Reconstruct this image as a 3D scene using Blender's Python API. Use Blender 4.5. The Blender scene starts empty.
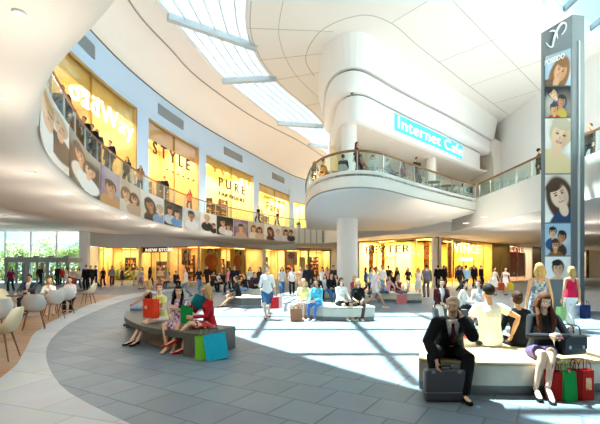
import bpy, bmesh, math, random
import numpy as np
from mathutils import Vector, Matrix, Euler
random.seed(7)
PI = math.pi
SC = bpy.context.scene
COL = SC.collection
HC, F, HY = 1.65, 400.0, 267.0        # camera height, focal length in px, horizon row

def P(px, py, z=0.0):                 # point at height z seen at a pixel
    Y = (z - HC) * F / (HY - py)
    return ((px - 300) / F * Y, Y, z)
def PX(px, Y, z=0.0):
    return ((px - 300) / F * Y, Y, z)

# ---------------------------------------------------------------- materials
def lin(c):
    if isinstance(c, str):
        c = [int(c[i:i + 2], 16) / 255 for i in (0, 2, 4)]
    return tuple((x / 12.92 if x <= .04045 else ((x + .055) / 1.055) ** 2.4) for x in c) + (1.0,)
MATS = {}
def mat(name, c, rough=.6, metal=0, var=.06, scale=6, emit=None, es=1.0, spec=.5, sss=0):
    if name in MATS: return MATS[name]
    m = bpy.data.materials.new(name); m.use_nodes = True
    nt = m.node_tree; b = nt.nodes['Principled BSDF']
    b.inputs['Roughness'].default_value = rough; b.inputs['Metallic'].default_value = metal
    b.inputs['Specular IOR Level'].default_value = spec
    col = lin(c)
    if var:
        tc = nt.nodes.new('ShaderNodeTexCoord'); n = nt.nodes.new('ShaderNodeTexNoise')
        n.inputs['Scale'].default_value = scale; n.inputs['Detail'].default_value = 4
        nt.links.new(tc.outputs['Object'], n.inputs['Vector'])
        r = nt.nodes.new('ShaderNodeValToRGB')
        r.color_ramp.elements[0].position = .3; r.color_ramp.elements[1].position = .7
        r.color_ramp.elements[0].color = tuple(x * (1 - var) for x in col[:3]) + (1,)
        r.color_ramp.elements[1].color = tuple(min(1, x * (1 + var)) for x in col[:3]) + (1,)
        nt.links.new(n.outputs['Fac'], r.inputs['Fac']); nt.links.new(r.outputs['Color'], b.inputs['Base Color'])
    else:
        b.inputs['Base Color'].default_value = col
    if emit:
        b.inputs['Emission Color'].default_value = lin(emit); b.inputs['Emission Strength'].default_value = es
    MATS[name] = m
    return m
def fab(c, rough=.85):                # plain cloth of a colour
    k = 'cloth_' + c
    return mat(k, c, rough, var=.1, scale=30, spec=.2)
def pattern(name, cols, scale=22, rough=.8):
    if name in MATS: return MATS[name]
    m = bpy.data.materials.new(name); m.use_nodes = True; nt = m.node_tree; b = nt.nodes['Principled BSDF']
    b.inputs['Roughness'].default_value = rough
    tc = nt.nodes.new('ShaderNodeTexCoord'); v = nt.nodes.new('ShaderNodeTexVoronoi'); v.inputs['Scale'].default_value = scale
    nt.links.new(tc.outputs['Object'], v.inputs['Vector'])
    sp = nt.nodes.new('ShaderNodeSeparateColor'); nt.links.new(v.outputs['Color'], sp.inputs['Color'])
    r = nt.nodes.new('ShaderNodeValToRGB'); r.color_ramp.interpolation = 'CONSTANT'
    els = r.color_ramp.elements
    els[0].color = lin(cols[0]); els[1].position = 1.0 / len(cols); els[1].color = lin(cols[1])
    for i, c in enumerate(cols[2:]):
        e = els.new((i + 2) / len(cols)); e.color = lin(c)
    nt.links.new(sp.outputs['Red'], r.inputs['Fac']); nt.links.new(r.outputs['Color'], b.inputs['Base Color'])
    MATS[name] = m
    return m
def glass_mat(name, tint, refl=.10):
    if name in MATS: return MATS[name]
    m = bpy.data.materials.new(name); m.use_nodes = True; nt = m.node_tree
    for n in list(nt.nodes):
        if n.type != 'OUTPUT_MATERIAL': nt.nodes.remove(n)
    out = [n for n in nt.nodes if n.type == 'OUTPUT_MATERIAL'][0]
    t = nt.nodes.new('ShaderNodeBsdfTransparent'); t.inputs['Color'].default_value = lin(tint)
    g = nt.nodes.new('ShaderNodeBsdfGlossy'); g.inputs['Roughness'].default_value = .03
    fr = nt.nodes.new('ShaderNodeLayerWeight'); fr.inputs['Blend'].default_value = .25
    ml = nt.nodes.new('ShaderNodeMath'); ml.operation = 'MULTIPLY'; ml.inputs[1].default_value = refl * 3.5; ml.use_clamp = True
    mx = nt.nodes.new('ShaderNodeMixShader')
    nt.links.new(fr.outputs['Facing'], ml.inputs[0]); nt.links.new(ml.outputs[0], mx.inputs[0])
    nt.links.new(t.outputs[0], mx.inputs[1]); nt.links.new(g.outputs[0], mx.inputs[2]); nt.links.new(mx.outputs[0], out.inputs['Surface'])
    MATS[name] = m
    return m
def poster_mat():
    m = bpy.data.materials.new('printed_photo'); m.use_nodes = True; nt = m.node_tree; b = nt.nodes['Principled BSDF']
    a = nt.nodes.new('ShaderNodeAttribute'); a.attribute_name = 'print'
    nt.links.new(a.outputs['Color'], b.inputs['Base Color']); b.inputs['Roughness'].default_value = .45
    return m
def tile_mat(name, c1, c2, cm, size, angle, mortar=.012, rough=.42, ratio=1.0, off=.5):
    m = bpy.data.materials.new(name); m.use_nodes = True; nt = m.node_tree; b = nt.nodes['Principled BSDF']
    tc = nt.nodes.new('ShaderNodeTexCoord'); mp = nt.nodes.new('ShaderNodeMapping')
    mp.inputs['Rotation'].default_value = (0, 0, angle)
    br = nt.nodes.new('ShaderNodeTexBrick'); br.offset = off
    br.inputs['Scale'].default_value = 1; br.inputs['Brick Width'].default_value = size * ratio; br.inputs['Row Height'].default_value = size
    br.inputs['Mortar Size'].default_value = mortar; br.inputs['Color1'].default_value = lin(c1); br.inputs['Color2'].default_value = lin(c2)
    br.inputs['Mortar'].default_value = lin(cm); br.inputs['Mortar Smooth'].default_value = .3
    n = nt.nodes.new('ShaderNodeTexNoise'); n.inputs['Scale'].default_value = 3; n.inputs['Detail'].default_value = 6
    mx = nt.nodes.new('ShaderNodeMixRGB'); mx.blend_type = 'OVERLAY'; mx.inputs['Fac'].default_value = .18
    nt.links.new(tc.outputs['Object'], mp.inputs['Vector']); nt.links.new(mp.outputs[0], br.inputs['Vector'])
    nt.links.new(tc.outputs['Object'], n.inputs['Vector'])
    nt.links.new(br.outputs['Color'], mx.inputs['Color1']); nt.links.new(n.outputs['Color'], mx.inputs['Color2'])
    nt.links.new(mx.outputs[0], b.inputs['Base Color'])
    rr = nt.nodes.new('ShaderNodeMapRange'); rr.inputs['To Min'].default_value = rough - .08; rr.inputs['To Max'].default_value = rough + .12
    nt.links.new(n.outputs['Fac'], rr.inputs['Value']); nt.links.new(rr.outputs[0], b.inputs['Roughness'])
    return m

WHITE = mat('white_plaster', 'ebe8e5', .7, var=.01)
CREAM = mat('cream_plaster', 'e8e1d9', .7, var=.012, scale=.4)
SOFF = mat('warm_soffit', 'e4ddd4', .65, var=.012, scale=.4)
PANEL = mat('ceiling_panel', 'eae4dd', .65, var=.01, scale=.5)
JOINT = mat('joint_grey', 'a09a90', .8, var=0)
DGROOVE = mat('groove_brown', '6d6257', .8, var=0)
BLUEW = mat('pale_blue_wall', 'bdd5ef', .6, var=.012, scale=.4)
GREYW = mat('blue_grey_wall', 'b9c0c9', .6, var=.02)
GRILLE = mat('grille_grey', '8f9aa5', .5, var=.05)
GOLD = mat('gold_wall', 'ecd088', .45, metal=.0, var=.15, scale=1.2)
GOLD2 = mat('pale_gold_wall', 'f5e2ab', .5, var=.12, scale=1.0)
OCHRE = mat('amber_wall', 'e8bd7c', .5, var=.15, scale=1.1)
BRONZE = mat('bronze_frame', 'a98a4a', .35, metal=.3, var=.08)
DARKW = mat('dark_timber', '3a2a1c', .5, var=.2, scale=4)
STEEL = mat('brushed_steel', 'b9bdc0', .3, metal=.9, var=.04)
DSTEEL = mat('dark_grey_metal', '9a9fa3', .5, metal=.0, var=.04)
RAILW = mat('brown_handrail', '8a5d33', .4, var=.15, scale=5)
BENCHD = mat('charcoal_bench_stone', '5d5b55', .55, var=.08, scale=8)
BENCHL = mat('pale_stone', 'd8d3c4', .5, var=.05, scale=5)
BENCHY = mat('oiled_timber_seat', 'e3c795', .5, var=.1, scale=4)
SHELLM = mat('cream_shell', 'ece2c2', .4, var=.02)
SHELLW = mat('white_shell', 'd9d9d9', .4, var=.02)
LEGW = mat('beech_leg', '8a5c38', .5, var=.15, scale=12)
BLACK = mat('black_leather', '17171a', .35, var=.08, scale=20)
SKYG = glass_mat('skylight_glass', 'e9f8ff', .04)
CLEAR = glass_mat('clear_glass', 'f4fbfa', .08)
BALG = glass_mat('balustrade_glass', 'eef8f5', .10)
SHOPG = glass_mat('shop_glass', 'fbf6e6', .07)
PRINT = poster_mat()

# ---------------------------------------------------------------- mesh builder
class MB:
    def __init__(s): s.V = []; s.F = []; s.M = []; s.ms = []
    def mi(s, m):
        if m is None: return 0
        if m not in s.ms: s.ms.append(m)
        return s.ms.index(m)
    def add(s, V, Fc, m=None):
        o = len(s.V); s.V += [tuple(v) for v in V]; k = s.mi(m)
        for f in Fc: s.F.append(tuple(i + o for i in f)); s.M.append(k)
        return s
    def box(s, c, d, rz=0, m=None, tilt=None):
        R = Matrix.Rotation(rz, 3, 'Z')
        if tilt is not None: R = R @ tilt
        V = [Vector(c) + R @ Vector((x * d[0] / 2, y * d[1] / 2, z * d[2] / 2)) for x in (-1, 1) for y in (-1, 1) for z in (-1, 1)]
        return s.add(V, [(0, 1, 3, 2), (4, 6, 7, 5), (0, 4, 5, 1), (2, 3, 7, 6), (0, 2, 6, 4), (1, 5, 7, 3)], m)
    def bevbox(s, c, d, b=.01, rz=0, m=None, tilt=None):
        R = Matrix.Rotation(rz, 3, 'Z')
        if tilt is not None: R = R @ tilt
        bm = bmesh.new(); bmesh.ops.create_cube(bm, size=1)
        for v in bm.verts: v.co = Vector((v.co.x * d[0], v.co.y * d[1], v.co.z * d[2]))
        bmesh.ops.bevel(bm, geom=bm.edges[:] + bm.verts[:], offset=min(b, min(d) * .45), segments=2, affect='EDGES', profile=.5)
        V = [Vector(c) + R @ v.co for v in bm.verts]; Fc = [[v.index for v in f.verts] for f in bm.faces]; bm.free()
        return s.add(V, Fc, m)
    def prism(s, poly, z0, z1, m=None, mside=None):
        bm = bmesh.new(); vs = [bm.verts.new((p[0], p[1], z0)) for p in poly]
        f = bm.faces.new(vs); bmesh.ops.triangulate(bm, faces=[f])
        bm.verts.index_update(); tri = [[v.index for v in q.verts] for q in bm.faces]; bm.free()
        n = len(poly); V = [(p[0], p[1], z0) for p in poly] + [(p[0], p[1], z1) for p in poly]
        s.add(V, [tuple(t[::-1]) for t in tri] + [tuple(i + n for i in t) for t in tri], m)
        s.add(V, [(i, (i + 1) % n, (i + 1) % n + n, i + n) for i in range(n)], mside or m)
        return s
    def tube(s, pts, rads, side=None, n=12, caps=(1, 1), m=None):
        """swept tube, rads = r or (rx, ry); side = vector of the rx axis; caps round when 1, flat when 0"""
        pts = [Vector(p) for p in pts]; L = len(pts)
        if not isinstance(rads, (list,)): rads = [rads] * L
        rads = [(r, r) if not isinstance(r, (tuple, list)) else r for r in rads]
        T = []
        for i in range(L):
            a = pts[max(i - 1, 0)]; b = pts[min(i + 1, L - 1)]; t = (b - a)
            T.append(t.normalized() if t.length > 1e-9 else Vector((0, 0, 1)))
        sd = side
        rings = []
        def ring(p, t, r, sv):
            u = sv - t * sv.dot(t)
            if u.length < 1e-4: u = t.orthogonal()
            u.normalize(); w = t.cross(u)
            return [p + u * (r[0] * math.cos(2 * PI * k / n)) + w * (r[1] * math.sin(2 * PI * k / n)) for k in range(n)], u
        if sd is None: sv = T[0].orthogonal(); svs = None
        elif isinstance(sd, (list,)): svs = [Vector(v) for v in sd]; sv = svs[0]
        else: svs = None; sv = Vector(sd)
        def svi(i):
            return svs[i] if svs else sv
        if caps[0]:
            for a in (80, 55, 28):
                c = math.cos(math.radians(a)); d = math.sin(math.radians(a)); rr = rads[0]
                rings.append(ring(pts[0] - T[0] * min(rr) * d, T[0], (rr[0] * c, rr[1] * c), svi(0))[0])
        for i in range(L):
            r, u = ring(pts[i], T[i], rads[i], svi(i)); rings.append(r)
            if svs is None and sd is None: sv = u
        if caps[1]:
            for a in (28, 55, 80):
                c = math.cos(math.radians(a)); d = math.sin(math.radians(a)); rr = rads[-1]
                rings.append(ring(pts[-1] + T[-1] * min(rr) * d, T[-1], (rr[0] * c, rr[1] * c), svi(L - 1))[0])
        V = [v for r in rings for v in r]; Fc = []
        for i in range(len(rings) - 1):
            for k in range(n):
                Fc.append((i * n + k, i * n + (k + 1) % n, (i + 1) * n + (k + 1) % n, (i + 1) * n + k))
        Fc.append(tuple(range(n))[::-1]); Fc.append(tuple((len(rings) - 1) * n + k for k in range(n)))
        return s.add(V, Fc, m)
    def ball(s, c, r, R=None, n=12, m=None):
        if not isinstance(r, (tuple, list)): r = (r, r, r)
        V = []; Fc = []; h = n // 2 + 1; c = Vector(c)
        for i in range(h + 1):
            a = PI * i / h
            for k in range(n):
                b = 2 * PI * k / n
                v = Vector((r[0] * math.sin(a) * math.cos(b), r[1] * math.sin(a) * math.sin(b), r[2] * math.cos(a)))
                V.append(c + (R @ v if R else v))
        for i in range(h):
            for k in range(n): Fc.append((i * n + k, (i + 1) * n + k, (i + 1) * n + (k + 1) % n, i * n + (k + 1) % n))
        return s.add(V, Fc, m)
    def lathe(s, c, prof, n=24, m=None):
        V = [(c[0] + r * math.cos(2 * PI * k / n), c[1] + r * math.sin(2 * PI * k / n), c[2] + z) for r, z in prof for k in range(n)]
        Fc = [(i * n + k, i * n + (k + 1) % n, (i + 1) * n + (k + 1) % n, (i + 1) * n + k) for i in range(len(prof) - 1) for k in range(n)]
        Fc += [tuple(range(n))[::-1], tuple((len(prof) - 1) * n + k for k in range(n))]
        return s.add(V, Fc, m)
    def sweep(s, path, prof, closed=False, m=None, mf=None, cap=True):
        """path: list of (x, y); prof: closed loop of (offset to the LEFT of travel, z)"""
        nr = normals(path); L = len(path); k = len(prof)
        V = [(p[0] + n_[0] * o, p[1] + n_[1] * o, z) for p, n_ in zip(path, nr) for o, z in prof]
        Fc = []; base = len(s.V)
        s.V += V
        for i in range(L - 1):
            for j in range(k):
                s.F.append((base + i * k + j, base + i * k + (j + 1) % k, base + (i + 1) * k + (j + 1) % k, base + (i + 1) * k + j)); s.M.append(s.mi(mf[j] if mf else m))
        if cap:
            s.F.append(tuple(base + j for j in range(k))[::-1]); s.M.append(s.mi(m)); s.F.append(tuple(base + (L - 1) * k + j for j in range(k))); s.M.append(s.mi(m))
        return s
    def loft(s, loops, m=None, closed=False):
        k = len(loops[0]); V = [v for l in loops for v in l]
        Fc = [(i * k + j, i * k + (j + 1) % k, (i + 1) * k + (j + 1) % k, (i + 1) * k + j) for i in range(len(loops) - 1) for j in range(k if closed else k - 1)]
        return s.add(V, Fc, m)
    def mesh(s, name, smooth=False):
        me = bpy.data.meshes.new(name); me.from_pydata(s.V, [], s.F)
        for m in s.ms: me.materials.append(m)
        if len(s.ms) > 1: me.polygons.foreach_set('material_index', s.M)
        me.validate(); me.update()
        if smooth: shade(me)
        return me
def shade(me, ang=40):
    me.polygons.foreach_set('use_smooth', [True] * len(me.polygons))
    try: me.set_sharp_from_angle(angle=math.radians(ang))
    except Exception: pass
def normals(path):
    out = []
    for i in range(len(path)):
        a = path[max(i - 1, 0)]; b = path[min(i + 1, len(path) - 1)]
        dx, dy = b[0] - a[0], b[1] - a[1]; l = math.hypot(dx, dy) or 1
        out.append((-dy / l, dx / l))
    return out
def spline(pts, n=10):
    out = []; N = len(pts)
    for i in range(N - 1):
        p0 = pts[max(i - 1, 0)]; p1 = pts[i]; p2 = pts[i + 1]; p3 = pts[min(i + 2, N - 1)]
        for k in range(n):
            t = k / n
            out.append(tuple(.5 * (2 * b + (c - a) * t + (2 * a - 5 * b + 4 * c - d) * t * t + (3 * b - a - 3 * c + d) * t ** 3) for a, b, c, d in zip(p0, p1, p2, p3)))
    out.append(tuple(pts[-1]))
    return out
def arclen(path):
    s = [0]
    for a, b in zip(path, path[1:]): s.append(s[-1] + math.dist(a, b))
    return s
def at_len(path, s, S=None):          # point, tangent at arc length
    S = S or arclen(path)
    s = min(max(s, 0), S[-1] - 1e-6)
    for i in range(len(path) - 1):
        if S[i + 1] >= s:
            t = (s - S[i]) / max(S[i + 1] - S[i], 1e-9); a, b = path[i], path[i + 1]
            l = math.dist(a, b) or 1
            return (a[0] + (b[0] - a[0]) * t, a[1] + (b[1] - a[1]) * t), ((b[0] - a[0]) / l, (b[1] - a[1]) / l)
def s_at_px(path, px, ymin=0):        # arc length where the line of sight of a column meets a path
    k = (px - 300) / F; S = arclen(path)
    for i in range(len(path) - 1):
        a, b = path[i], path[i + 1]
        fa, fb = a[0] - k * a[1], b[0] - k * b[1]
        if fa * fb <= 0 and a[1] > ymin:
            return S[i] + (S[i + 1] - S[i]) * (fa / (fa - fb) if fa != fb else 0)
    return None
def sub(path, s0, s1, step=.5):
    n = max(2, int(abs(s1 - s0) / step) + 1); S = arclen(path)
    return [at_len(path, s0 + (s1 - s0) * i / (n - 1), S)[0] for i in range(n)]
def resamp(path, n=60):
    S = arclen(path); return [at_len(path, S[-1] * i / (n - 1), S)[0] for i in range(n)]
def offset(path, d):
    return [(p[0] + n[0] * d, p[1] + n[1] * d) for p, n in zip(path, normals(path))]

# ---------------------------------------------------------------- objects
def thing(name, label, cat, loc=(0, 0, 0), rz=0, group=None):
    o = bpy.data.objects.new(name, None); COL.objects.link(o)
    o.location = loc; o.rotation_euler = (0, 0, rz); o['label'] = label; o['category'] = cat
    if group: o['group'] = group
    o.empty_display_size = .2
    return o
def world_loc(o):
    M = Matrix.Identity(4)
    while o is not None:
        M = (Matrix.Translation(o.location) @ o.rotation_euler.to_matrix().to_4x4()) @ M; o = o.parent
    return M
def obj(name, mb, m=None, parent=None, world=False, smooth=False, label=None, cat=None, group=None, kind=None):
    if isinstance(mb, MB):
        if not mb.ms and m is not None: mb.ms = [m]
        me = mb.mesh(name, smooth)
    else:
        me = mb
        if m is not None and not me.materials: me.materials.append(m)
        if smooth: shade(me)
    o = bpy.data.objects.new(name, me); COL.objects.link(o)
    if parent is not None:
        if world: me.transform(world_loc(parent).inverted())
        o.parent = parent
    elif cat and kind is None:        # a thing that is one mesh: put its origin at its base
        n = len(me.vertices); co = np.empty(n * 3); me.vertices.foreach_get('co', co); co = co.reshape(-1, 3)
        c = ((co[:, 0].min() + co[:, 0].max()) / 2, (co[:, 1].min() + co[:, 1].max()) / 2, co[:, 2].min())
        me.transform(Matrix.Translation((-c[0], -c[1], -c[2]))); o.location = c
    if label: o['label'] = label
    if cat: o['category'] = cat
    if group: o['group'] = group
    if kind: o['kind'] = kind
    return o
def struct(name, mb, m=None, smooth=False, label=None):
    return obj(name, mb, m, smooth=smooth, kind='structure', label=label)
def copy_tree(o, parent=None):
    c = o.copy(); COL.objects.link(c); c.parent = parent
    for ch in list(o.children): copy_tree(ch, c)
    return c
def text_meshes(word, size, depth=.03, gap=1.0, bold=.004):
    cu = bpy.data.curves.new('t', 'FONT'); cu.body = word; cu.size = size; cu.offset = bold * size; cu.extrude = depth / 2; cu.space_character = gap
    cu.resolution_u = 4; o = bpy.data.objects.new('t', cu); COL.objects.link(o)
    dg = bpy.context.evaluated_depsgraph_get(); me = bpy.data.meshes.new_from_object(o.evaluated_get(dg))
    V = [tuple(v.co) for v in me.vertices]; Fc = [tuple(p.vertices) for p in me.polygons]
    bpy.data.objects.remove(o); bpy.data.curves.remove(cu); bpy.data.meshes.remove(me)
    return V, Fc
def text_on(mb, word, size, path, s0, z, off, depth=.04, gap=1.12, m=None, width=None, slope=0, bold=0):
    """lettering bent along a path; off = distance towards the right-hand side of travel"""
    V, Fc = text_meshes(word, size, depth, gap); S = arclen(path)
    w = max(v[0] for v in V) or 1; k = (width / w) if width else 1
    out = []
    for x, y, d in V:
        (px, py), (tx, ty) = at_len(path, s0 + x * k, S)
        out.append((px + ty * (off + d), py - tx * (off + d), z + y + slope * x))
    return letters(out, [v[0] for v in V], Fc)
def letters(V, X, Fc):
    """split lettering into one mesh builder per character"""
    par = list(range(len(V)))
    def fd(i):
        while par[i] != i: par[i] = par[par[i]]; i = par[i]
        return i
    for f in Fc:
        for v in f[1:]: par[fd(v)] = fd(f[0])
    isl = {}
    for i in range(len(V)): isl.setdefault(fd(i), []).append(i)
    gr = []
    for ids in sorted(isl.values(), key=lambda l: min(X[i] for i in l)):
        a, b = min(X[i] for i in ids), max(X[i] for i in ids)
        if gr and (gr[-1][1] - a) > .4 * (b - a): gr[-1][2].extend(ids); gr[-1][1] = max(gr[-1][1], b)
        else: gr.append([a, b, list(ids)])
    out = []
    for a, b, ids in gr:
        mp = {v: k for k, v in enumerate(ids)}; s_ = set(ids)
        out.append(MB().add([V[i] for i in ids], [tuple(mp[v] for v in f) for f in Fc if f[0] in s_]))
    return out

# ---------------------------------------------------------------- printed photographs (flat posters)
def _ell(A, U, Vv, cx, cy, rx, ry, c, soft=.13, al=1.0, rot=0):
    x = U - cx; y = Vv - cy
    if rot: x, y = x * math.cos(rot) + y * math.sin(rot), -x * math.sin(rot) + y * math.cos(rot)
    d = (x / rx) ** 2 + (y / ry) ** 2
    k = np.clip((1 + soft - d) / (2 * soft), 0, 1)[..., None] * al
    A[:] = A * (1 - k) + np.array(lin(c)[:3]) * k
def face(A, U, V, cx, cy, s0, skin, hair, shirt, long=0, tilt=0, men=0):
    s = s0 * 1.0; cy += .07
    cr, sr = math.cos(tilt), math.sin(tilt)
    def q(x, y): return cx + (x * cr - y * sr) * s, cy + (x * sr + y * cr) * s
    def E(x, y, rx, ry, c, **k):
        a, b = q(x, y); _ell(A, U, V, a, b, rx * s, ry * s, c, rot=tilt, **k)
    if long: E(0, -.35, 1.25, 1.9, hair, soft=.15)
    E(0, -2.6, 1.9, 1.45, shirt, soft=.08); E(0, -1.2, .4, .6, skin)
    E(0, .25, 1.0, 1.12, hair, soft=.1); E(.0, -.05, .78, 1.02, skin)
    E(-.15, .85, .85, .45, hair, soft=.1)
    sh = [max(0, int(skin[i:i + 2], 16) - 45) for i in (0, 2, 4)]; shc = '%02x%02x%02x' % tuple(sh)
    E(.45, -.1, .28, .8, shc, soft=.6, al=.5); E(0, -.22, .1, .2, shc, soft=.5, al=.6)
    for e in (-.3, .3):
        E(e, .08, .15, .07, '2a1c18'); E(e, .27, .2, .04, hair)
    E(0, -.52, .27, .09, 'b8403f'); E(0, -.5, .2, .03, 'f5efe8')
SK = ['e8b893', 'f0c8a8', 'd9a17a', 'c98a62', 'f3d3ba']; HR = ['2b1a12', '4a2a18', '18110e', '8a5a2c', 'b98a4a', 'c8b8a0']
def paint(kind, nx, nz, asp, seed):
    rnd = random.Random(seed)
    U, V = np.meshgrid(np.linspace(0, asp, nx), np.linspace(0, 1, nz), indexing='ij')
    A = np.zeros((nx, nz, 3)); bg = {'w': 'fbfaf8', 'p': '8a6f9a', 'd': '1c1a20', 'g': 'e2e8ea', 't': 'd8ccbc', 'b': 'a8c4dc', 'o': 'e7a53c'}
    A[:] = lin(bg[kind[0]])[:3]
    for i in range(5):
        _ell(A, U, V, rnd.random() * asp, rnd.random(), .15 + rnd.random() * .3, .1 + rnd.random() * .3, rnd.choice([bg[kind[0]], 'e8e2da', '9a8f8a', 'c8b4a0']), soft=.9, al=.45)
    for f in kind[1:].split('|'):
        if not f: continue
        a = f.split(',')
        face(A, U, V, float(a[0]) * asp, float(a[1]), float(a[2]), SK[int(a[3])], HR[int(a[4])], a[5], int(a[6]), float(a[7]) if len(a) > 7 else 0)
    return A
def poster_mesh(grid, back, A):
    """grid, back: [nx][nz] points; A: colours"""
    nx, nz = len(grid), len(grid[0]); V = [p for c in grid for p in c] + [p for c in back for p in c]; N = nx * nz
    Fc = [(i * nz + j, (i + 1) * nz + j, (i + 1) * nz + j + 1, i * nz + j + 1) for i in range(nx - 1) for j in range(nz - 1)]
    Fb = [tuple(N + v for v in f[::-1]) for f in Fc]
    rim = [(i, 0) for i in range(nx)] + [(nx - 1, j) for j in range(1, nz)] + [(i, nz - 1) for i in range(nx - 2, -1, -1)] + [(0, j) for j in range(nz - 2, -1, -1)]
    sides = [(a[0] * nz + a[1], N + a[0] * nz + a[1], N + b[0] * nz + b[1], b[0] * nz + b[1]) for a, b in zip(rim, rim[1:])]
    me = bpy.data.meshes.new('poster'); me.from_pydata(V, [], Fc + Fb + sides); me.materials.append(PRINT)
    at = me.color_attributes.new('print', 'FLOAT_COLOR', 'POINT')
    c = np.ones((2 * N, 4), dtype=np.float32); c[:N, :3] = A.reshape(-1, 3); c[N:, :3] = A.reshape(-1, 3)
    at.data.foreach_set('color', c.ravel()); me.update()
    return me
# ================================================================ plan curves of the building
E = spline([(3, 1.3), (.5, 1.9), (-1.0, 3.0), (-1.7, 3.9), (-3.8, 6.0), (-5.65, 8.8), (-6.85, 11.9), (-8.0, 16), (-8.5, 22.7), (-7.5, 30), (-4.55, 36.4), (-.5, 42.5)], 8)   # edge of the upper floor
SF = spline([(-2.5, -3), (-6, 1), (-8.8, 6), (-10.2, 12), (-10.5, 18.8), (-10.1, 25), (-8.4, 32.8), (-5.2, 41.5), (-1.3, 51), (.9, 54.5)], 8)            # upper shopfronts
L2 = spline([(.5, -3), (-3, 3), (-6, 8), (-7.8, 13), (-8.55, 20), (-7.9, 24.5), (-7.1, 28.4), (-4.2, 35.5), (-.3, 42), (2.2, 47), (4, 51), (5, 56)], 8)
SL = spline([(-7.25, 20), (-6.25, 25), (-5.4, 28.6), (-2, 37), (-.3, 39.9), (2.6, 46), (4.6, 51), (5.4, 56)], 8)                   # skylight, left edge
SR = spline([(-2.5, 19.6), (-2.9, 23.5), (-1.8, 28.6), (1.8, 36.3), (4.5, 45.6), (5.6, 51), (6, 56)], 8)                       # skylight, right edge
LB = spline([(18.4, 7), (9, 7), (3, 7.5), (.5, 8.3), (-.9, 9.3), (-1.9, 10.4), (-3.3, 12.2), (-5.1, 14.7), (-6.6, 17.2), (-7.25, 20)], 6)  # unseen roof edge, shaped to set where the sun patch ends
ZC, Z1, ZS, ZR = 15.0, 5.7, 4.1, 6.7

# ---------------------------------------------------------------- floors
FLOORM = tile_mat('grey_stone_tiles', '65717f', '73808d', '535e6b', .6, math.radians(32), .016, rough=.5, ratio=1.0)
BANDM = tile_mat('pale_stone_band', 'a3a8ae', 'b0b4b8', '8d9297', 1.1, math.radians(20), .012, rough=.5)
WOODM = tile_mat('oak_boards', '9a7452', 'ab8461', '7a583b', .16, math.radians(12), .006, rough=.4, ratio=9)
struct('floor', MB().prism([(-48, -7), (48, -7), (48, 64), (-48, 64)], -.3, 0), FLOORM)
inner = [P(x, y)[:2] for x, y in ((130, 424), (100, 410), (60, 385), (46, 355), (55, 335), (80, 318), (120, 302))]
inner = spline([(1.2, 2.0), (-.6, 3.0)] + inner + [(-9.1, 24), (-8.6, 30)], 8)
outer = spline([(-2.2, .5), (-3.4, 4.2), (-4.4, 5.84), (-4.75, 6.7), (-5.6, 8.2), (-7.0, 10.8), (-8.7, 15.7), (-9.9, 20.5), (-10.4, 24.2), (-9.7, 30)], 8)
ri, ro = resamp(inner, 60), resamp(outer, 60)
struct('floor_band', MB().loft([[(p[0], p[1], z) for p in c] for c, z in ((ri, .001), (ri, .006), (ro, .006), (ro, .001))]), BANDM)
woodedge = [p for p in ro if p[1] < 24]
struct('floor_timber', MB().prism(woodedge + [(-22, 24.5), (-40, 22), (-40, -2), (-2.2, -2)], .001, .008), WOODM)

# ---------------------------------------------------------------- upper floor slabs
fas = mat('fascia_white', 'ebe7e0', .6, var=.01)
prof = [(4.3, ZS), (.55, ZS), (.25, ZS + .04), (.08, ZS + .14), (0, ZS + .3), (0, Z1 + .12), (.12, Z1 + .12), (.12, Z1), (4.3, Z1)]
struct('ceiling_left_gallery', MB().sweep(E, prof, m=SOFF), smooth=True)
outE = offset(E, 4.25)
struct('ceiling_cafe_recess', MB().prism([p for p in outE if True] + [(-.5, 60), (-23.2, 60), (-23.2, 43.2), (-46, 43.2), (-46, -6), (3, -6)], 5.45, 5.69), SOFF)
gal = [(10.8, 1), (10.8, 28.3), (9.4, 29.3), (7, 31), (5.1, 35), (4.3, 40), (2.5, 42.6), (-.5, 42.55), (-.6, 62), (47, 62), (47, 1)]
struct('ceiling_right_gallery', MB().prism(gal, ZS + .1, Z1 - .01, WHITE), WHITE)
struct('trim_1', MB().sweep(gal[:8], [(-.02, ZS + .06), (-.02, Z1 + .12), (.06, Z1 + .12), (.06, ZS + .06)][::-1]), fas)
struct('ceiling_near', MB().prism([(3, 1.3), (10.8, 1.0), (47, 1), (47, -6), (3, -6)], ZS, Z1), SOFF)

# ---------------------------------------------------------------- outer walls
def wall(name, path, z0, z1, th=.3, m=WHITE, side=1):
    return struct(name, MB().sweep(path, [(0, z0), (th * side, z0), (th * side, z1), (0, z1)], m=m), m)
wall('wall_left_upper', SF, 11.5, 13.5, .3, BLUEW)
nearSF = [p for p in SF if p[1] < 15.6]
wall('wall_left_near', nearSF, Z1, 11.5, .3, CREAM)
wall('wall_right_upper', [(18.4, -6), (18.4, 40)], Z1, ZC, .3, WHITE, -1)
wall('wall_far_upper', [(18.4, 40), (9, 44), (6.2, 56.3), (.5, 56.3)], Z1, ZC, .3, WHITE, -1)
wall('wall_back', [(-48, -6), (48, -6)], 0, 5.7, .3, CREAM, -1)
wall('wall_back_upper', [(-6, -3.2), (19, -3.2)], Z1, 15.3, .3, CREAM, -1)
wall('wall_left', [(-46, -6), (-46, 43)], 0, 5.7, .3, CREAM, 1)
wall('wall_right', [(47, -6), (47, 62)], 0, 5.7, .3, CREAM, -1)
wall('wall_far', [(-23.1, 62), (47, 62)], 0, 5.7, .3, CREAM, 1)

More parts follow.
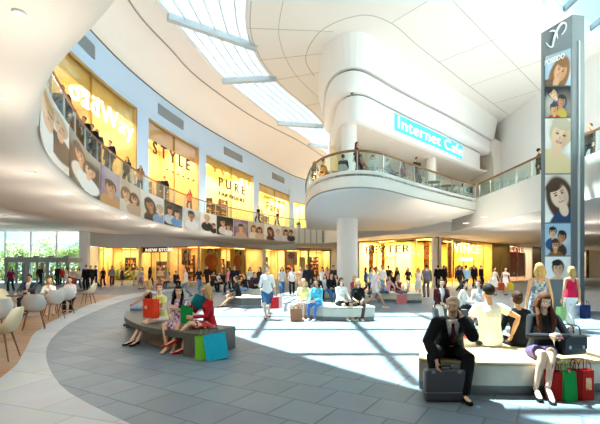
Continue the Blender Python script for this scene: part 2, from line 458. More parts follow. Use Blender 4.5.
# ---------------------------------------------------------------- ceiling
c1, c2 = resamp(SF), resamp(L2)
loops = []
for k in range(9):
    t = k / 8; a = t * PI / 2
    loops.append([(p[0] + (q[0] - p[0]) * (1 - math.cos(a)) * .98, p[1] + (q[1] - p[1]) * (1 - math.cos(a)) * .98, 13.52 + (ZC - 13.52) * math.sin(a) ** 1.0) for p, q in zip(c1, c2)])
struct('ceiling_bulkhead', MB().loft(loops), CREAM, smooth=True)
struct('trim_2', MB().sweep(SF, [(-.03, 13.46), (-.03, 13.54), (.05, 13.54), (.05, 13.46)][::-1]), DGROOVE)
struct('trim_3', MB().sweep(L2, [(-.03, ZC - .05), (-.03, ZC), (.05, ZC), (.05, ZC - .05)][::-1]), JOINT)
LBr = [p for p in LB][::-1]       # from (-7.25, 20) back towards the near side
struct('ceiling_strip', MB().prism(L2 + SL[::-1] + LBr[1:] + [(18.4, -3.2), (.5, -3.2)], ZC, ZC + .3), CREAM)
main = SR + [(6, 57), (18.6, 57), (18.4, 24), (12.2, 20), (12, 19.6)]
struct('ceiling', MB().prism(main, ZC, ZC + .3), PANEL)
# joint lines between the ceiling panels
jl = MB()
def ribbon(path, w=.035, z=ZC - .012):
    jl.sweep(path, [(-w / 2, z), (w / 2, z), (w / 2, z + .012), (-w / 2, z + .012)])
ribbon(offset(SR, -1.7)); ribbon(offset(SR, -.12), .06)
for yy in (22.3, 25.6, 29, 33, 37, 41.5):
    i = min(range(len(SR)), key=lambda k: abs(SR[k][1] - yy)); nn = normals(SR)[i]
    ribbon([SR[i], (SR[i][0] - nn[0] * 4.8, SR[i][1] - nn[1] * 4.8)])
ribbon(resamp(spline([(1.0, 28), (.35, 25.5), (1.2, 22.6), (3.2, 21.2), (5.0, 21.9), (6.9, 23.9), (9, 26.0), (13, 30), (18.4, 35.2)], 12), 60), .05)
for a, b in (((5.0, 21.9), (8, 18)), ((9.0, 26.1), (13.5, 21.2)), ((12.5, 29.5), (17.5, 23.6)), ((15.8, 32.7), (18.4, 29.6)), ((7.6, 20), (18.4, 30.5))):
    ribbon([a, b])
struct('trim_4', jl, mat('joint_pale', 'b9b0a6', .8, var=0))

# skylight: glass, glazing bars along it and beams across it
def lerp2(a, b, t): return (a[0] + (b[0] - a[0]) * t, a[1] + (b[1] - a[1]) * t)
sl, sr = resamp(SL, 40), resamp(SR, 40)
g = MB().loft([[(p[0], p[1], ZC + .32) for p in sl], [(p[0], p[1], ZC + .32) for p in sr]])
sk = thing('skylight', 'long curved glass skylight running along the ceiling above the left gallery', 'skylight', (-3, 30, ZC + .1))
obj('glass', g, SKYG, sk, world=True)
frm = mat('skylight_frame', 'dfe6ea', .4, var=.02)
for t in (.0, .17, .34, .5, .67, .84, 1.0):
    pa = [lerp2(p, q, t) for p, q in zip(sl, sr)]; w = .1 if 0 < t < 1 else .3
    obj('glazing_bar', MB().sweep(pa, [(-w / 2, ZC + .06), (w / 2, ZC + .06), (w / 2, ZC + .3), (-w / 2, ZC + .3)]), frm, sk, world=True)
beamm = mat('skylight_beam_grey', 'b4bcc0', .4, var=.03)
for a, b in (((-6.95, 21.3), (-2.72, 24.2)), ((-5.45, 28.6), (-1.75, 28.2)), ((-2.0, 37), (2.1, 37.8)), ((1, 43.4), (4.3, 45))):
    ang = math.atan2(b[1] - a[1], b[0] - a[0]); L = math.dist(a, b)
    obj('cross_beam', MB().bevbox(((a[0] + b[0]) / 2, (a[1] + b[1]) / 2, ZC - .05), (L + .2, .32, .4), .03, ang), beamm, sk, world=True)
# the wide glass roof nearer the camera
near = LB + [(-7.25, 20), (-2.5, 19.6), (12, 19.6), (12.2, 20), (18.4, 24)]
rf = thing('glass_roof', 'wide glass roof with blue tinted panes above the right gallery and tower', 'skylight', (5, 14, ZC + .1))
cy = glass_mat('blue_roof_glass', 'e6f8fc', .05)
obj('glass', MB().prism(near, ZC + .34, ZC + .36), cy, rf, world=True)
roofbar = mat('roof_bar_grey', '75828a', .4, metal=.3, var=.03)
for y0 in (9.6, 12.6, 15.6, 18.3):
    xs = min(p[0] for p in LB + [(-7.25, 20)] if p[1] <= y0 + .8)
    obj('glazing_bar', MB().box(((xs + 18.4) / 2, y0, ZC + .12), (18.4 - xs, .16, .3)), roofbar, rf, world=True)
for x0, ya in ((-4.6, 14.3), (-1.9, 10.6), (.6, 8.4), (3.2, 7.6), (5.8, 7.3), (8.4, 7.1), (11, 7.1), (13.8, 7.1), (16.4, 7.1)):
    yb = 19.6 if x0 < 12 else 20 + (x0 - 12.2) * .645
    obj('glazing_bar', MB().box((x0, (ya + yb) / 2, ZC + .12), (.16 if x0 != 3.2 else .5, yb - ya, .3)), roofbar, rf, world=True)
obj('edge_beam', MB().bevbox((4.75, 19.62, ZC + .02), (14.5, .3, .5), .03), frm, rf, world=True)
obj('edge_beam', MB().bevbox((15.3, 22.0, ZC + .02), (7.4, .25, .5), .03, math.atan2(4, 6.2)), frm, rf, world=True)

# ---------------------------------------------------------------- stepped bulkhead over the cafe
A0 = [(1.4, 31), (1.27, 26.7), (1.4, 24.8), (1.76, 23.6), (2.3, 22.95), (3.0, 22.65), (3.8, 22.85), (4.7, 23.6), (6.3, 25.2), (8.4, 27.15), (11.5, 29.95), (14.7, 33.0), (17.9, 36.2)]
A0 = resamp(spline(A0, 12), 70)
C0 = spline([(2.4, 31), (2.35, 26.6), (2.4, 25.2), (2.62, 24.35), (3.05, 23.85), (3.6, 23.8), (4.2, 24.2), (5.0, 25.0), (6.6, 26.6), (8.5, 28.4), (10.5, 30.3), (12.9, 32.7), (16.2, 36.0)], 12)
C0 = resamp(C0, 70)
face_a = mat('bulkhead_white', 'f1f0ee', .6, var=.01)
struct('ceiling_step_upper', MB().sweep(A0, [(0, ZC), (.35, 13.15), (.9, 13.15), (.9, ZC)], m=face_a), smooth=False)
Ab = offset(A0, .45)
struct('trim_5', MB().sweep(offset(A0, .6), [(0, 13.16), (.7, 13.16), (.7, 12.9), (0, 12.9)]), DGROOVE)
struct('ceiling_step_middle', MB().sweep(Ab, [(0, 13.0), (.03, 12.45), (.1, 12.2), (.25, 12.05), (.5, 11.95), (1.3, 11.95), (1.3, 13.0)], m=face_a), smooth=True)
struct('trim_6', MB().sweep(offset(C0, .1), [(0, 11.97), (.5, 11.97), (.5, 11.75), (0, 11.75)]), DGROOVE)
struct('ceiling_step_lower', MB().sweep(C0, [(0, 11.85), (0, 10.45), (.05, 10.36), (.15, 10.32), (.5, 10.32), (.5, 11.85)], m=face_a), smooth=True)
struct('ceiling_cafe', MB().prism(offset(C0, .3) + [(18.3, 37.5), (18.3, 44), (3, 44)], 10.4, 10.6), CREAM)
struct('wall_cafe_cap', MB().prism(offset(A0, 1.0)[::2] + [(18.3, 38), (18.3, 44), (3, 44)], 12.9, 13.2), CREAM)
cafew = mat('cafe_wall', 'efd9ae', .6, var=.05, scale=.6)
wall('wall_cafe', [(17.6, 41.5), (8.6, 37.5), (3.2, 33.0), (2.5, 29)], Z1, 10.4, .3, cafew, -1)
struct('wall_cafe_end', MB().prism([(17.3, 35.6), (18.4, 36.6), (18.4, 42), (17.3, 42)], Z1, 13.1), CREAM)
# sign
signm = mat('cyan_light', '49c4f2', .5, var=0, emit='3fbcf2', es=.75)
signw = mat('cyan_letter', 'f4ffff', .5, var=0, emit='e8fdff', es=.9)
cs = s_at_px(C0, 396, 24.5); ce = s_at_px(C0, 461, 26)
sign = thing('cafe_sign', 'glowing cyan Internet Cafe lettering on the white band over the upper terrace', 'sign', at_len(C0, (cs + ce) / 2)[0] + (10.6,))
obj('glow_board', MB().sweep(sub(C0, cs - .2, ce + .2, .4), [(-.03, 10.62), (-.03, 11.72), (-.01, 11.72), (-.01, 10.62)]), signm, sign, world=True)  # added glowing board, standing in for the glow behind the letters
V, Fc = text_meshes('Internet Cafe', 1.12, .05, 1.04, 0)
w = max(v[0] for v in V); S = arclen(C0); out = []
for x, y, d in V:
    (px_, py_), (tx, ty) = at_len(C0, cs + x / w * (ce - cs), S)
    nx_, ny_ = (ty, -tx)            # towards the void
    out.append((px_ + nx_ * (.08 + d), py_ + ny_ * (.08 + d), 10.82 + y))
for l_ in letters(out, [v[0] for v in V], Fc): obj('letter', l_, signw, sign, world=True)

# ---------------------------------------------------------------- cafe terrace slab
T = [(.7, 36), (.45, 30), (.32, 26), (.33, 23.4), (.5, 20.6), (.85, 18.9), (1.35, 18.0), (1.95, 17.45), (2.6, 17.3), (3.3, 17.5), (3.9, 17.95), (4.7, 18.75), (5.5, 19.6), (7.7, 21.75), (9.9, 23.75), (10.85, 24.5)]
T = spline(T, 6)
def to_core(p):
    a, b = Vector((3.4, 24)), Vector((9.5, 30)); q = Vector(p); t = max(0, min(1, (q - a).dot(b - a) / (b - a).length_squared)); return a + (b - a) * t
def tl(t, z): return [(p[0] + (to_core(p).x - p[0]) * t, p[1] + (to_core(p).y - p[1]) * t, z) for p in T]
slab = MB().loft([tl(.02, 5.7), tl(.02, 5.85), tl(0, 5.85), tl(0, 5.08), tl(.012, 5.02), tl(.04, 4.98), tl(.3, 4.72), tl(.55, 4.5), tl(.8, 4.38), tl(1, 4.36)])
struct('ceiling_terrace', slab, fas, smooth=True)
struct('floor_terrace', MB().prism(T + [(10.8, 33), (17.6, 41), (2, 36.5)], 5.6, 5.7), mat('terrace_floor', '9a9080', .6))
struct('trim_7', MB().sweep(T, [(.015, 5.06), (.015, 5.12), (-.02, 5.12), (-.02, 5.06)]), JOINT)
# columns
col = MB().lathe((2.72, 23, 0), [(.62, 0), (.62, .12), (.6, .14), (.6, 4.5)], 40)
struct('column_lower', col, WHITE, smooth=True)
struct('column_upper', MB().lathe((3.05, 24.9, Z1), [(.48, 0), (.48, 4.9)], 32), WHITE, smooth=True)
struct('column_terrace', MB().lathe((10.6, 32.4, Z1), [(.42, 0), (.42, 4.8)], 24), CREAM, smooth=True)
struct('column_gallery', MB().lathe((11.6, 34.0, 0), [(.42, 0), (.42, 4.2)], 24), CREAM, smooth=True)

# ---------------------------------------------------------------- balustrades
def balustrade(path, label, z0, s0, s1, step, off, group=None, railr=.05):
    S = arclen(path); n = max(1, round((s1 - s0) / step)); mid = at_len(path, (s0 + s1) / 2, S)[0]
    t = thing('balustrade', label, 'balustrade', (mid[0], mid[1], z0), 0, group)
    p = offset(sub(path, s0, s1, .4), off)
    obj('handrail', MB().tube([(q[0], q[1], ZR) for q in p], (railr, railr * .8), side=(0, 0, 1), n=8, caps=(0, 0)), RAILW, t, world=True, smooth=True)
    for i in range(n):
        a, b = s0 + (s1 - s0) * i / n + .05, s0 + (s1 - s0) * (i + 1) / n - .05
        q = offset(sub(path, a, b, .4), off)
        obj('glass_panel', MB().sweep(q, [(-.01, z0), (.01, z0), (.01, ZR - .08), (-.01, ZR - .08)]), BALG, t, world=True)
    for i in range(n + 1):
        (x, y), (tx, ty) = at_len(path, s0 + (s1 - s0) * i / n, S)
        nx_, ny_ = -ty * off, tx * off
        obj('post', MB().box((x + nx_, y + ny_, (z0 + ZR) / 2), (.05, .05, ZR - z0 - .04), math.atan2(ty, tx)), STEEL, t, world=True)
    return t
SE = arclen(E)
balustrade(E, 'long curved glass balustrade with brown handrail above the photo banners', Z1 + .12, s_at_px(E, 131, 3.5) - 4 if s_at_px(E, 131, 3.5) else 4, SE[-1] - .1, 1.5, .08)
STs = arclen(T)
balustrade(T, 'curved glass balustrade with brown handrail round the internet cafe terrace', 5.85, 8.5, STs[-1] - .1, 1.35, .06, railr=.06)
balustrade([(10.84, 24.3), (10.84, 6.5)], 'straight glass balustrade with brown handrail on the right gallery', Z1 + .12, 0, 17.8, 1.4, .06, railr=.06)
balustrade([(-.5, 42.6), (2.5, 42.7)], 'short glass balustrade on the far bridge behind the column', Z1 + .12, .2, 3.0, 1.4, .1)
fins = MB()
for i in range(7): fins.box((-.1 + i * .62, 42.38, 5.0), (.08, .25, 1.6))
struct('trim_8', fins, JOINT)

# ---------------------------------------------------------------- downlights
spotm = mat('downlight_glow', 'fff4dc', .5, var=0, emit='fff0d0', es=22)
def lamp(kind, name, loc, power, color, size=.2, rot=(0, 0, 0), spot=None, sy=None):
    L = bpy.data.lights.new(name, kind); L.energy = power; L.color = color
    if kind == 'AREA':
        L.shape = 'RECTANGLE'; L.size = size; L.size_y = sy or size
    elif kind == 'SPOT':
        L.spot_size = spot or 2.2; L.spot_blend = .8; L.shadow_soft_size = size
    else: L.shadow_soft_size = size
    o = bpy.data.objects.new(name, L); COL.objects.link(o); o.location = loc; o.rotation_euler = rot
    return o
dl = None
def downlight(x, y, z, label, group, r=.1, power=0):
    global dl
    t = thing('downlight', label, 'ceiling light', (x, y, z), 0, group)
    if dl is None:
        a = MB().lathe((0, 0, -.02), [(.6, 0), (1.25, 0), (1.4, .02), (.6, .02)], 20).mesh('ring'); b = MB().lathe((0, 0, -.012), [(1.0, 0), (1.0, .012)], 20).mesh('lens')
        a.materials.append(WHITE); b.materials.append(spotm); dl = (a, b)
    for nm, me in (('trim_ring', dl[0]), ('lens', dl[1])):
        o = bpy.data.objects.new(nm, me); COL.objects.link(o); o.parent = t; o.scale = (r, r, 1)
    if power: lamp('SPOT', 'downlight_lamp', (x, y, z - .06), power, (1, .86, .66), .08, spot=2.6)
for px, py in ((19, 12), (2, 97), (30, 172), (65, 193), (95, 208), (124, 218), (153, 226), (185, 231), (215, 235)):
    x, y, z = P(px, py, ZS); downlight(x, y, z, 'small round downlight in the curved soffit under the photo banners', 'downlights along the left soffit', .045 if y < 7 else .1, 30); lamp('POINT', 'soffit_fill', (x, y, z - 1.3), 75, (1, .9, .76), .06)  # point lamps added below the downlights as soft fill for the soffit
for x, y in ((-13, 30), (-17, 34), (-22, 30), (-27, 35), (-19, 40), (-14, 39), (-30, 28), (-16, 24), (-13.5, 15), (-20, 18)): downlight(x, y, 5.45, 'added round downlight in the raised ceiling over the cafe and entrance', 'added downlights over the cafe and entrance', .14, 90); lamp('POINT', 'soffit_fill', (x, y, 4.0), 70, (1, .9, .78), .1)  # downlights and fill points added to brighten the dim cafe and entrance
for px, py in ((431, 217), (449, 221), (466, 223), (484, 217), (492, 226), (505, 219), (516, 229), (531, 222), (589, 233), (596, 222)):
    x, y, z = P(px, py, ZS + .1); downlight(x, y, z, 'round downlight in the white soffit of the right gallery', 'downlights under the right gallery', .14, 60); lamp('POINT', 'soffit_fill', (x, y, z - 1.2), 70, (1, .9, .76), .1)  # extra fill points added under the white soffit
for px, py in ((368, 130), (390, 140), (406, 142), (430, 150), (452, 160)):
    x, y, z = P(px, py, 10.4); downlight(x, min(y, 34), z, 'round downlight in the ceiling of the internet cafe', 'downlights over the cafe terrace', .18, 160)

# ---------------------------------------------------------------- entrance: glazed wall, trees, door lobby
gx0, gx1, gy = -46, -23.2, 43
en = thing('window_wall', 'tall glazed entrance wall with slim white mullions looking out on trees', 'window', (-34, gy, 0)); en['kind'] = 'structure'
obj('glass', MB().box(((gx0 + gx1) / 2, gy, 2.75), (gx1 - gx0, .03, 5.5)), CLEAR, en, world=True)
for i in range(9):
    x = gx1 - .2 - i * 2.75
    obj('mullion', MB().box((x, gy, 2.75), (.12, .2, 5.5)), WHITE, en, world=True)
for z in (2.7, 4.1): obj('transom', MB().box(((gx0 + gx1) / 2, gy, z), (gx1 - gx0, .08, .05)), WHITE, en, world=True)
struct('column_entrance', MB().bevbox((-23.1, 42.9, 2.75), (.9, .6, 5.5), .03), WHITE)
lob = thing('revolving_door_lobby', 'dark grey flat-roofed entrance lobby with glass sides in front of the glazed wall', 'entrance lobby', (-28.5, 40, 0))
lx0, lx1 = -28.8, -22.4
lx0 = PX(5, 39)[0]; lx1 = PX(69, 39)[0]; lm = (lx0 + lx1) / 2; lw = lx1 - lx0
obj('canopy', MB().bevbox((lm, 40.2, 2.35), (lw, 2.6, .45), .03), DSTEEL, lob, world=True)
for i in range(7):
    obj('post', MB().box((lx0 + .12 + (lw - .24) * i / 6, 39.0, 1.07), (.14 if i % 2 else .28, .14, 2.13)), DSTEEL, lob, world=True)
obj('glass', MB().box((lm, 39.0, 1.07), (lw - .3, .02, 2.1)), CLEAR, lob, world=True)
for i in range(3): obj('door_leaf', MB().box((lx0 + 1.6 + i * 1.7, 39.6, 1.05), (.06, 1.0, 2.05), .3 * i), DSTEEL, lob, world=True)
for i in range(4):
    obj('roof_planter', MB().bevbox((lx0 + .9 + i * 1.5, 40, 2.68), (.5, .3, .2), .04), DSTEEL, lob, world=True)
# outside ground and trees
struct('ground', MB().prism([(-120, 43.2), (-20, 43.2), (-20, 62.5), (60, 62.5), (60, 140), (-120, 140)], -.4, -.05), mat('outdoor_paving', 'b9b6a6', .9, var=.1, scale=.5))
leafm = mat('tree_leaves', 'a9bf8a', .7, var=.25, scale=1.2); barkm = mat('tree_bark', '6f5a45', .9, var=.2)
def tree_mesh(h, r, seed):
    rnd = random.Random(seed); tr = MB(); cr = MB()
    tr.tube([(0, 0, 0), (.1, .05, h * .3), (0, .1, h * .6), (.1, 0, h * .8)], [.16, .12, .08, .03], n=8)
    for k in range(6):
        a = rnd.random() * 6.28; tr.tube([(0, 0, h * (.3 + .07 * k)), (math.cos(a) * r * .5, math.sin(a) * r * .5, h * (.5 + .07 * k))], [.05, .02], n=5)
    for k in range(900):
        cl = rnd.randrange(14); rr = random.Random(cl + seed * 31)
        cx, cy_, cz = rr.gauss(0, .42) * r, rr.gauss(0, .42) * r, h * (.66 + rr.gauss(0, .14))
        x, y, z = cx + rnd.gauss(0, .22) * r, cy_ + rnd.gauss(0, .22) * r, cz + rnd.gauss(0, .09) * h
        s_ = .22 + rnd.random() * .2; u = Vector((rnd.gauss(0, 1), rnd.gauss(0, 1), rnd.gauss(0, 1))).normalized(); v = u.orthogonal().normalized()
        p = Vector((x, y, z)); w = u.cross(v) * .06
        cr.add([p - u * s_, p - v * s_ * .5 + w, p + u * s_, p + v * s_ * .5 + w], [(0, 1, 2, 3)])
    return tr.mesh('trunk', True), cr.mesh('crown')
trm = [tree_mesh(7.5, 2.6, 1), tree_mesh(6.2, 2.2, 2), tree_mesh(9, 3, 3)]
for a, b in trm: a.materials.append(barkm); b.materials.append(leafm)
tw = ['slender green tree outside, seen through the far left edge of the glazed wall', 'broad green tree outside the glass directly above the lobby canopy left end', 'green tree outside between the lobby canopy centre and the mullion', 'rounded green tree outside just right of the entrance lobby canopy', 'pale green tree outside beside the white column at the end of the glazing', 'low tree further back outside behind the lobby canopy middle', 'tall distant tree outside behind the gap of sky']
for i, (px, Y, k) in enumerate(((8, 52, 1), (28, 50, 0), (42, 56, 1), (66, 51, 0), (80, 58, 1), (52, 64, 2), (15, 66, 2))):
    t = thing('tree', tw[i], 'tree', PX(px, Y, -.05), i * 1.3, 'trees outside the entrance'); t.scale = (.7, .7, .6)
    for nm, me in zip(('trunk', 'crown'), trm[k]):
        o = bpy.data.objects.new(nm, me); COL.objects.link(o); o.parent = t
hd = MB(); rnd = random.Random(5)
for k in range(2600):
    x = -44 + rnd.random() * 24; z = abs(rnd.gauss(0, .8)); y = 48 + rnd.random() * 1.5
    u = Vector((rnd.gauss(0, 1), rnd.gauss(0, 1), rnd.gauss(0, 1))).normalized() * .22; v = u.orthogonal().normalized() * .12; p = Vector((x, y, z))
    hd.add([p - u, p - v, p + u, p + v], [(0, 1, 2, 3)])
obj('hedge', hd, mat('hedge_leaves', '9aa860', .7, var=.3, scale=1), label='long low hedge outside behind the glazed entrance wall', cat='hedge', kind='stuff')

# ---------------------------------------------------------------- vents in the blue wall
for i, (a, b, pz) in enumerate(((78, 94, 12.55), (158, 183, 12.5), (224, 242, 12.4), (272, 284, 12.3))):
    s0, s1 = s_at_px(SF, a, 10), s_at_px(SF, b, 10)
    q = sub(SF, s0, s1, .5); mid = q[len(q) // 2]
    t = thing('vent_grille', ['grey louvred vent in the blue wall above the oadWay sign', 'grey louvred vent in the blue wall above the STYLE sign', 'grey louvred vent in the blue wall above the PURE shop', 'small grey louvred vent in the blue wall above the fourth upper shop'][i], 'vent', (mid[0], mid[1], pz))
    obj('frame', MB().sweep(q, [(-.05, pz - .36), (-.05, pz + .36), (.02, pz + .36), (.02, pz - .36)][::-1]), GRILLE, t, world=True)
    lv = MB()
    for k in range(5): lv.sweep(q, [(-.09, pz - .28 + k * .13), (-.05, pz - .22 + k * .13), (-.04, pz - .24 + k * .13), (-.08, pz - .30 + k * .13)])
    obj('louvres', lv, DSTEEL, t, world=True)
# ================================================================ banners on the left fascia
BAN = [
 (60, 52, 'g.45,.55,.16,1,4,f4f4f4,1', 'tall portrait of a fair haired woman in white, first banner above the near soffit'),
 (52, 68, 'w.42,.66,.15,0,5,23252b,0', 'banner photo of a grey haired man in a black suit'),
 (68, 99, 'd.35,.62,.15,2,1,e8e0dc,1,.2|.72,.5,.14,0,2,f2f2f2,1,-.2', 'banner photo of two dark haired women on black'),
 (100, 119, 'p.5,.42,.17,2,1,c8925a,0', 'banner photo of a child resting on folded arms on purple'),
 (119, 140, 't.3,.5,.15,0,3,e6dccf,1|.7,.46,.14,2,1,c9a88e,1', 'banner photo of two brown haired women side by side'),
 (140, 163, 'w.4,.5,.18,3,1,5a3a2c,1,.25|.85,.45,.15,4,5,8fb0d8,0', 'banner photo of a long haired woman leaning by a child in blue'),
 (164, 182, 'd.3,.55,.14,0,1,d8e4f2,1|.7,.5,.14,1,0,6fa0d8,0', 'banner photo of a laughing couple in pale blue on black'),
 (183, 199, 'g.5,.62,.17,3,2,f6f8fb,0', 'banner photo of a dark haired man in a white shirt'),
 (200, 216, 'w.42,.66,.16,0,5,1d1e22,0|.85,.35,.1,2,2,1d1e22,0', 'banner photo of a silver haired man in dark clothes'),
 (216.5, 233, 'd.35,.6,.16,2,2,e8e0dc,1,.2|.7,.4,.13,0,1,f2f2f2,1', 'banner photo of two women laughing on black, near the middle of the row'),
 (233.5, 248, 'p.5,.45,.18,0,1,d8b090,0', 'banner photo of a smiling child on a lilac ground'),
 (248.5, 264, 't.32,.5,.16,1,3,f0e6da,1|.7,.46,.15,2,1,d9c2b0,1', 'banner photo of two pale dressed women near the far end'),
 (264, 281, 'w.35,.5,.18,3,0,5a2c2c,1,.2|.8,.5,.15,4,5,dfe4ee,0', 'banner photo of a dark haired woman bending to a child, second from the far end'),
 (281.5, 295, 'g.3,.5,.15,0,2,e8ecf4,1|.68,.55,.15,2,0,30343c,0', 'banner photo of a couple at the far end of the row'),
]
for i, (a, b, kind, lab) in enumerate(BAN):
    if i == 0:
        s1 = s_at_px(E, 52, 8.9); s1 = s1; s0 = s1 - 2.6
    else:
        s0, s1 = s_at_px(E, a, 8.9), s_at_px(E, b, 8.9)
    W = s1 - s0; nx = 46 if i < 10 else 30; nz = 40 if i < 10 else 28
    zb, zt = ZS + .2, Z1 + .1
    pts = sub(E, s0 + .02, s1 - .02, (W - .04) / (nx - 1) * 1.0001)
    while len(pts) < nx: pts = sub(E, s0 + .02, s1 - .02, (W - .04) / (nx - 1) * .98)[:nx] if len(sub(E, s0 + .02, s1 - .02, (W - .04) / (nx - 1) * .98)) >= nx else pts + [pts[-1]]
    pts = [at_len(E, s0 + .02 + (W - .04) * k / (nx - 1))[0] for k in range(nx)]; nr = normals(pts)
    grid = [[(p[0] - n_[0] * .035, p[1] - n_[1] * .035, zb + (zt - zb) * k / (nz - 1)) for k in range(nz)] for p, n_ in zip(pts, nr)]
    back = [[(p[0] - n_[0] * .012, p[1] - n_[1] * .012, zb + (zt - zb) * k / (nz - 1)) for k in range(nz)] for p, n_ in zip(pts, nr)]
    A = paint(kind, nx, nz, ((b - a) if i else 9) / ((zt - zb) * F / pts[nx // 2][1]), i)
    obj('photo_banner', poster_mesh(grid, back, A), label=lab, cat='banner', group='photo banners along the curved fascia')

# ================================================================ shop units
warm = (1.0, .80, .50)
def unit(path, s0, s1, z0, z1, depth, mwall, label, lettering=None, lights=0, lit=(1, .93, .80), glassy=SHOPG, nmull=2, band=None, bandz=None, shelf=True, seed=0, side=1, frame=BRONZE, back=None, name='shop_unit', bpath=None, sides=(1, 1)):
    """a shop: curved glazed front on a path, room behind it (to the left of travel)"""
    q = sub(path, s0, s1, .6); (cx, cy), (tx, ty) = at_len(path, (s0 + s1) / 2)
    t = thing(name, label, 'shop', (cx, cy, z0))
    bq = resamp(bpath, len(q)) if bpath else offset(q, depth)
    obj('back_wall', MB().sweep(bq, [(0, z0), (.1, z0), (.1, z1), (0, z1)]), back or mwall, t, world=True)
    for a, b in [e for e, k in zip(((q[0], bq[0]), (q[-1], bq[-1])), sides) if k]:
        obj('side_wall', MB().sweep([a, b], [(-.05, z0), (.05, z0), (.05, z1), (-.05, z1)]), mwall, t, world=True)
    obj('shop_ceiling', MB().loft([[(p[0], p[1], z1) for p in q], [(p[0], p[1], z1) for p in bq]]), GOLD2, t, world=True)
    obj('shop_floor', MB().loft([[(p[0], p[1], z0 + .02) for p in q], [(p[0], p[1], z0 + .02) for p in bq]]), mat('shop_floor_beige', 'c7a878', .4), t, world=True)
    obj('glass', MB().sweep(offset(q, .05), [(-.01, z0), (.01, z0), (.01, z1), (-.01, z1)]), glassy, t, world=True)
    if band:
        zz = bandz or (z1 - (z1 - z0) * .16)
        obj('sign_band', MB().sweep(offset(q, .25), [(0, zz), (.08, zz), (.08, z1), (0, z1)]), band, t, world=True)
    S = arclen(path)
    for k in range(nmull + 1):
        (x, y), (ux, uy) = at_len(path, s0 + (s1 - s0) * k / nmull, S)
        obj('mullion', MB().box((x, y, (z0 + z1) / 2), (.05, .1, z1 - z0), math.atan2(uy, ux)), frame, t, world=True)
    obj('top_rail', MB().sweep(q, [(-.06, z1 - .12), (.08, z1 - .12), (.08, z1), (-.06, z1)]), frame, t, world=True)
    if lettering:
        for L in lettering:
            wd, size, so, zz, mm, wid = L[:6]
            for l_ in text_on(None, wd, size, path, s0 + so, zz, L[6] if len(L) > 6 else .12, .08, width=wid): obj('letter', l_, mm, t, world=True)
    rnd = random.Random(seed)
    if shelf:
        sh = MB(); n_ = int((s1 - s0) / 1.7)
        cols_ = [mat('goods_red', 'a8322a', .6), mat('goods_dark', '2c2420', .6), mat('goods_cream', 'efe2c6', .6), mat('goods_orange', 'd97b25', .6), mat('goods_brown', '6e4524', .6)]
        for k in range(n_):
            c = rnd.random()
            (x, y), (ux, uy) = at_len(path, s0 + (k + .5) * (s1 - s0) / n_, S); dd = depth - .45 - rnd.random() * .6; an = math.atan2(uy, ux)
            x -= uy * dd; y += ux * dd; hh = min(z1 - z0 - .5, 2.3 + rnd.random() * .8)
            u = thing('display_shelf', '', 'shelf', (x, y, z0 + .02), an)
            fr = MB(); fr.box((-.6, 0, hh / 2), (.05, .35, hh)); fr.box((.6, 0, hh / 2), (.05, .35, hh)); fr.box((0, .16, hh / 2), (1.2, .03, hh))
            obj('case', fr, DARKW, u)
            for j in range(int(hh / .5)):
                obj('shelf_board', MB().box((0, 0, .1 + j * .5), (1.16, .33, .03)), GOLD2, u)
                gd = MB(); xx = -.52
                while xx < .48:
                    w_ = .08 + rnd.random() * .16; h_ = .14 + rnd.random() * .24
                    gd.bevbox((xx + w_ / 2, -.02, .118 + j * .5 + h_ / 2), (w_ * .9, .22, h_), .02, 0, rnd.choice(cols_)); xx += w_ + .02
                obj('goods', gd, None, u)['kind'] = 'stuff'
            u['label'] = 'dark shelf unit of mixed goods inside the ' + shelfname(label)
            u['group'] = 'display shelves in the ' + shelfname(label)
    if lights:
        nn = max(1, int((s1 - s0) / 3.5))
        for k in range(nn):
            (x, y), (ux, uy) = at_len(path, s0 + (k + .5) * (s1 - s0) / nn, S); dd = depth * .45
            x -= uy * dd; y += ux * dd; an = math.atan2(uy, ux)
            f = obj('shop_light', MB().box((x, y, z1 - .05), (1.6, .3, .06), an), mat('shop_tube_light', 'ffe2a8', .5, var=0, emit='ffdf9c', es=6), t, world=True)
            lamp('AREA', 'shop_lamp', (x, y, z1 - .1), lights * 1.25, lit, (s1 - s0) / nn * .8, (0, 0, an), sy=depth * .6)
    return t
def shelfname(l): return ' '.join(l.split()[:7])
LW = mat('letter_white', 'fffdf4', .5, var=0, emit='fff6dc', es=.8)
LD = mat('letter_dark', '3a3026', .5, var=0)
LG = mat('letter_gold', 'b98a2e', .4, metal=.4, var=0)
def spx(px, path=SF, ymin=10): return s_at_px(path, px, ymin)
# upper row ------------------------------------------------------------
b0, b1 = 8.0, None
def S_(px): return spx(px)
sBa = arclen([p for p in SF if p[1] < 16])[-1]; sBb = S_(136)
unit(SF, sBa, sBb, Z1, 11.5, 3.6, GOLD, 'gold lit upper shop at the near end with large white oadWay lettering', [('oadWay', 1.4, S_(66) - sBa if S_(66) else 1.5, 9.35, LW, sBb - (S_(66) or sBa + 1.5) - .5)], 180, band=mat('yellow_band', 'f0cf72', .5, var=.1, scale=.8), bandz=10.6, seed=1)  # sign band is plain yellow
sB2, sB3 = S_(147), S_(198)
unit(SF, sB2, sB3, Z1, 11.4, 3.6, OCHRE, 'amber lit upper shop with STYLE lettering over two glass bays', [('S T Y L E', 1.2, .5, 9.2, LD, sB3 - sB2 - 2.0), ('. . . . . .', .8, 2.2, 8.5, LD, 4)], 380, band=mat('orange_band', 'e6b682', .5, var=.08), bandz=10.2, seed=2)
sB4, sB5 = S_(205), S_(253)
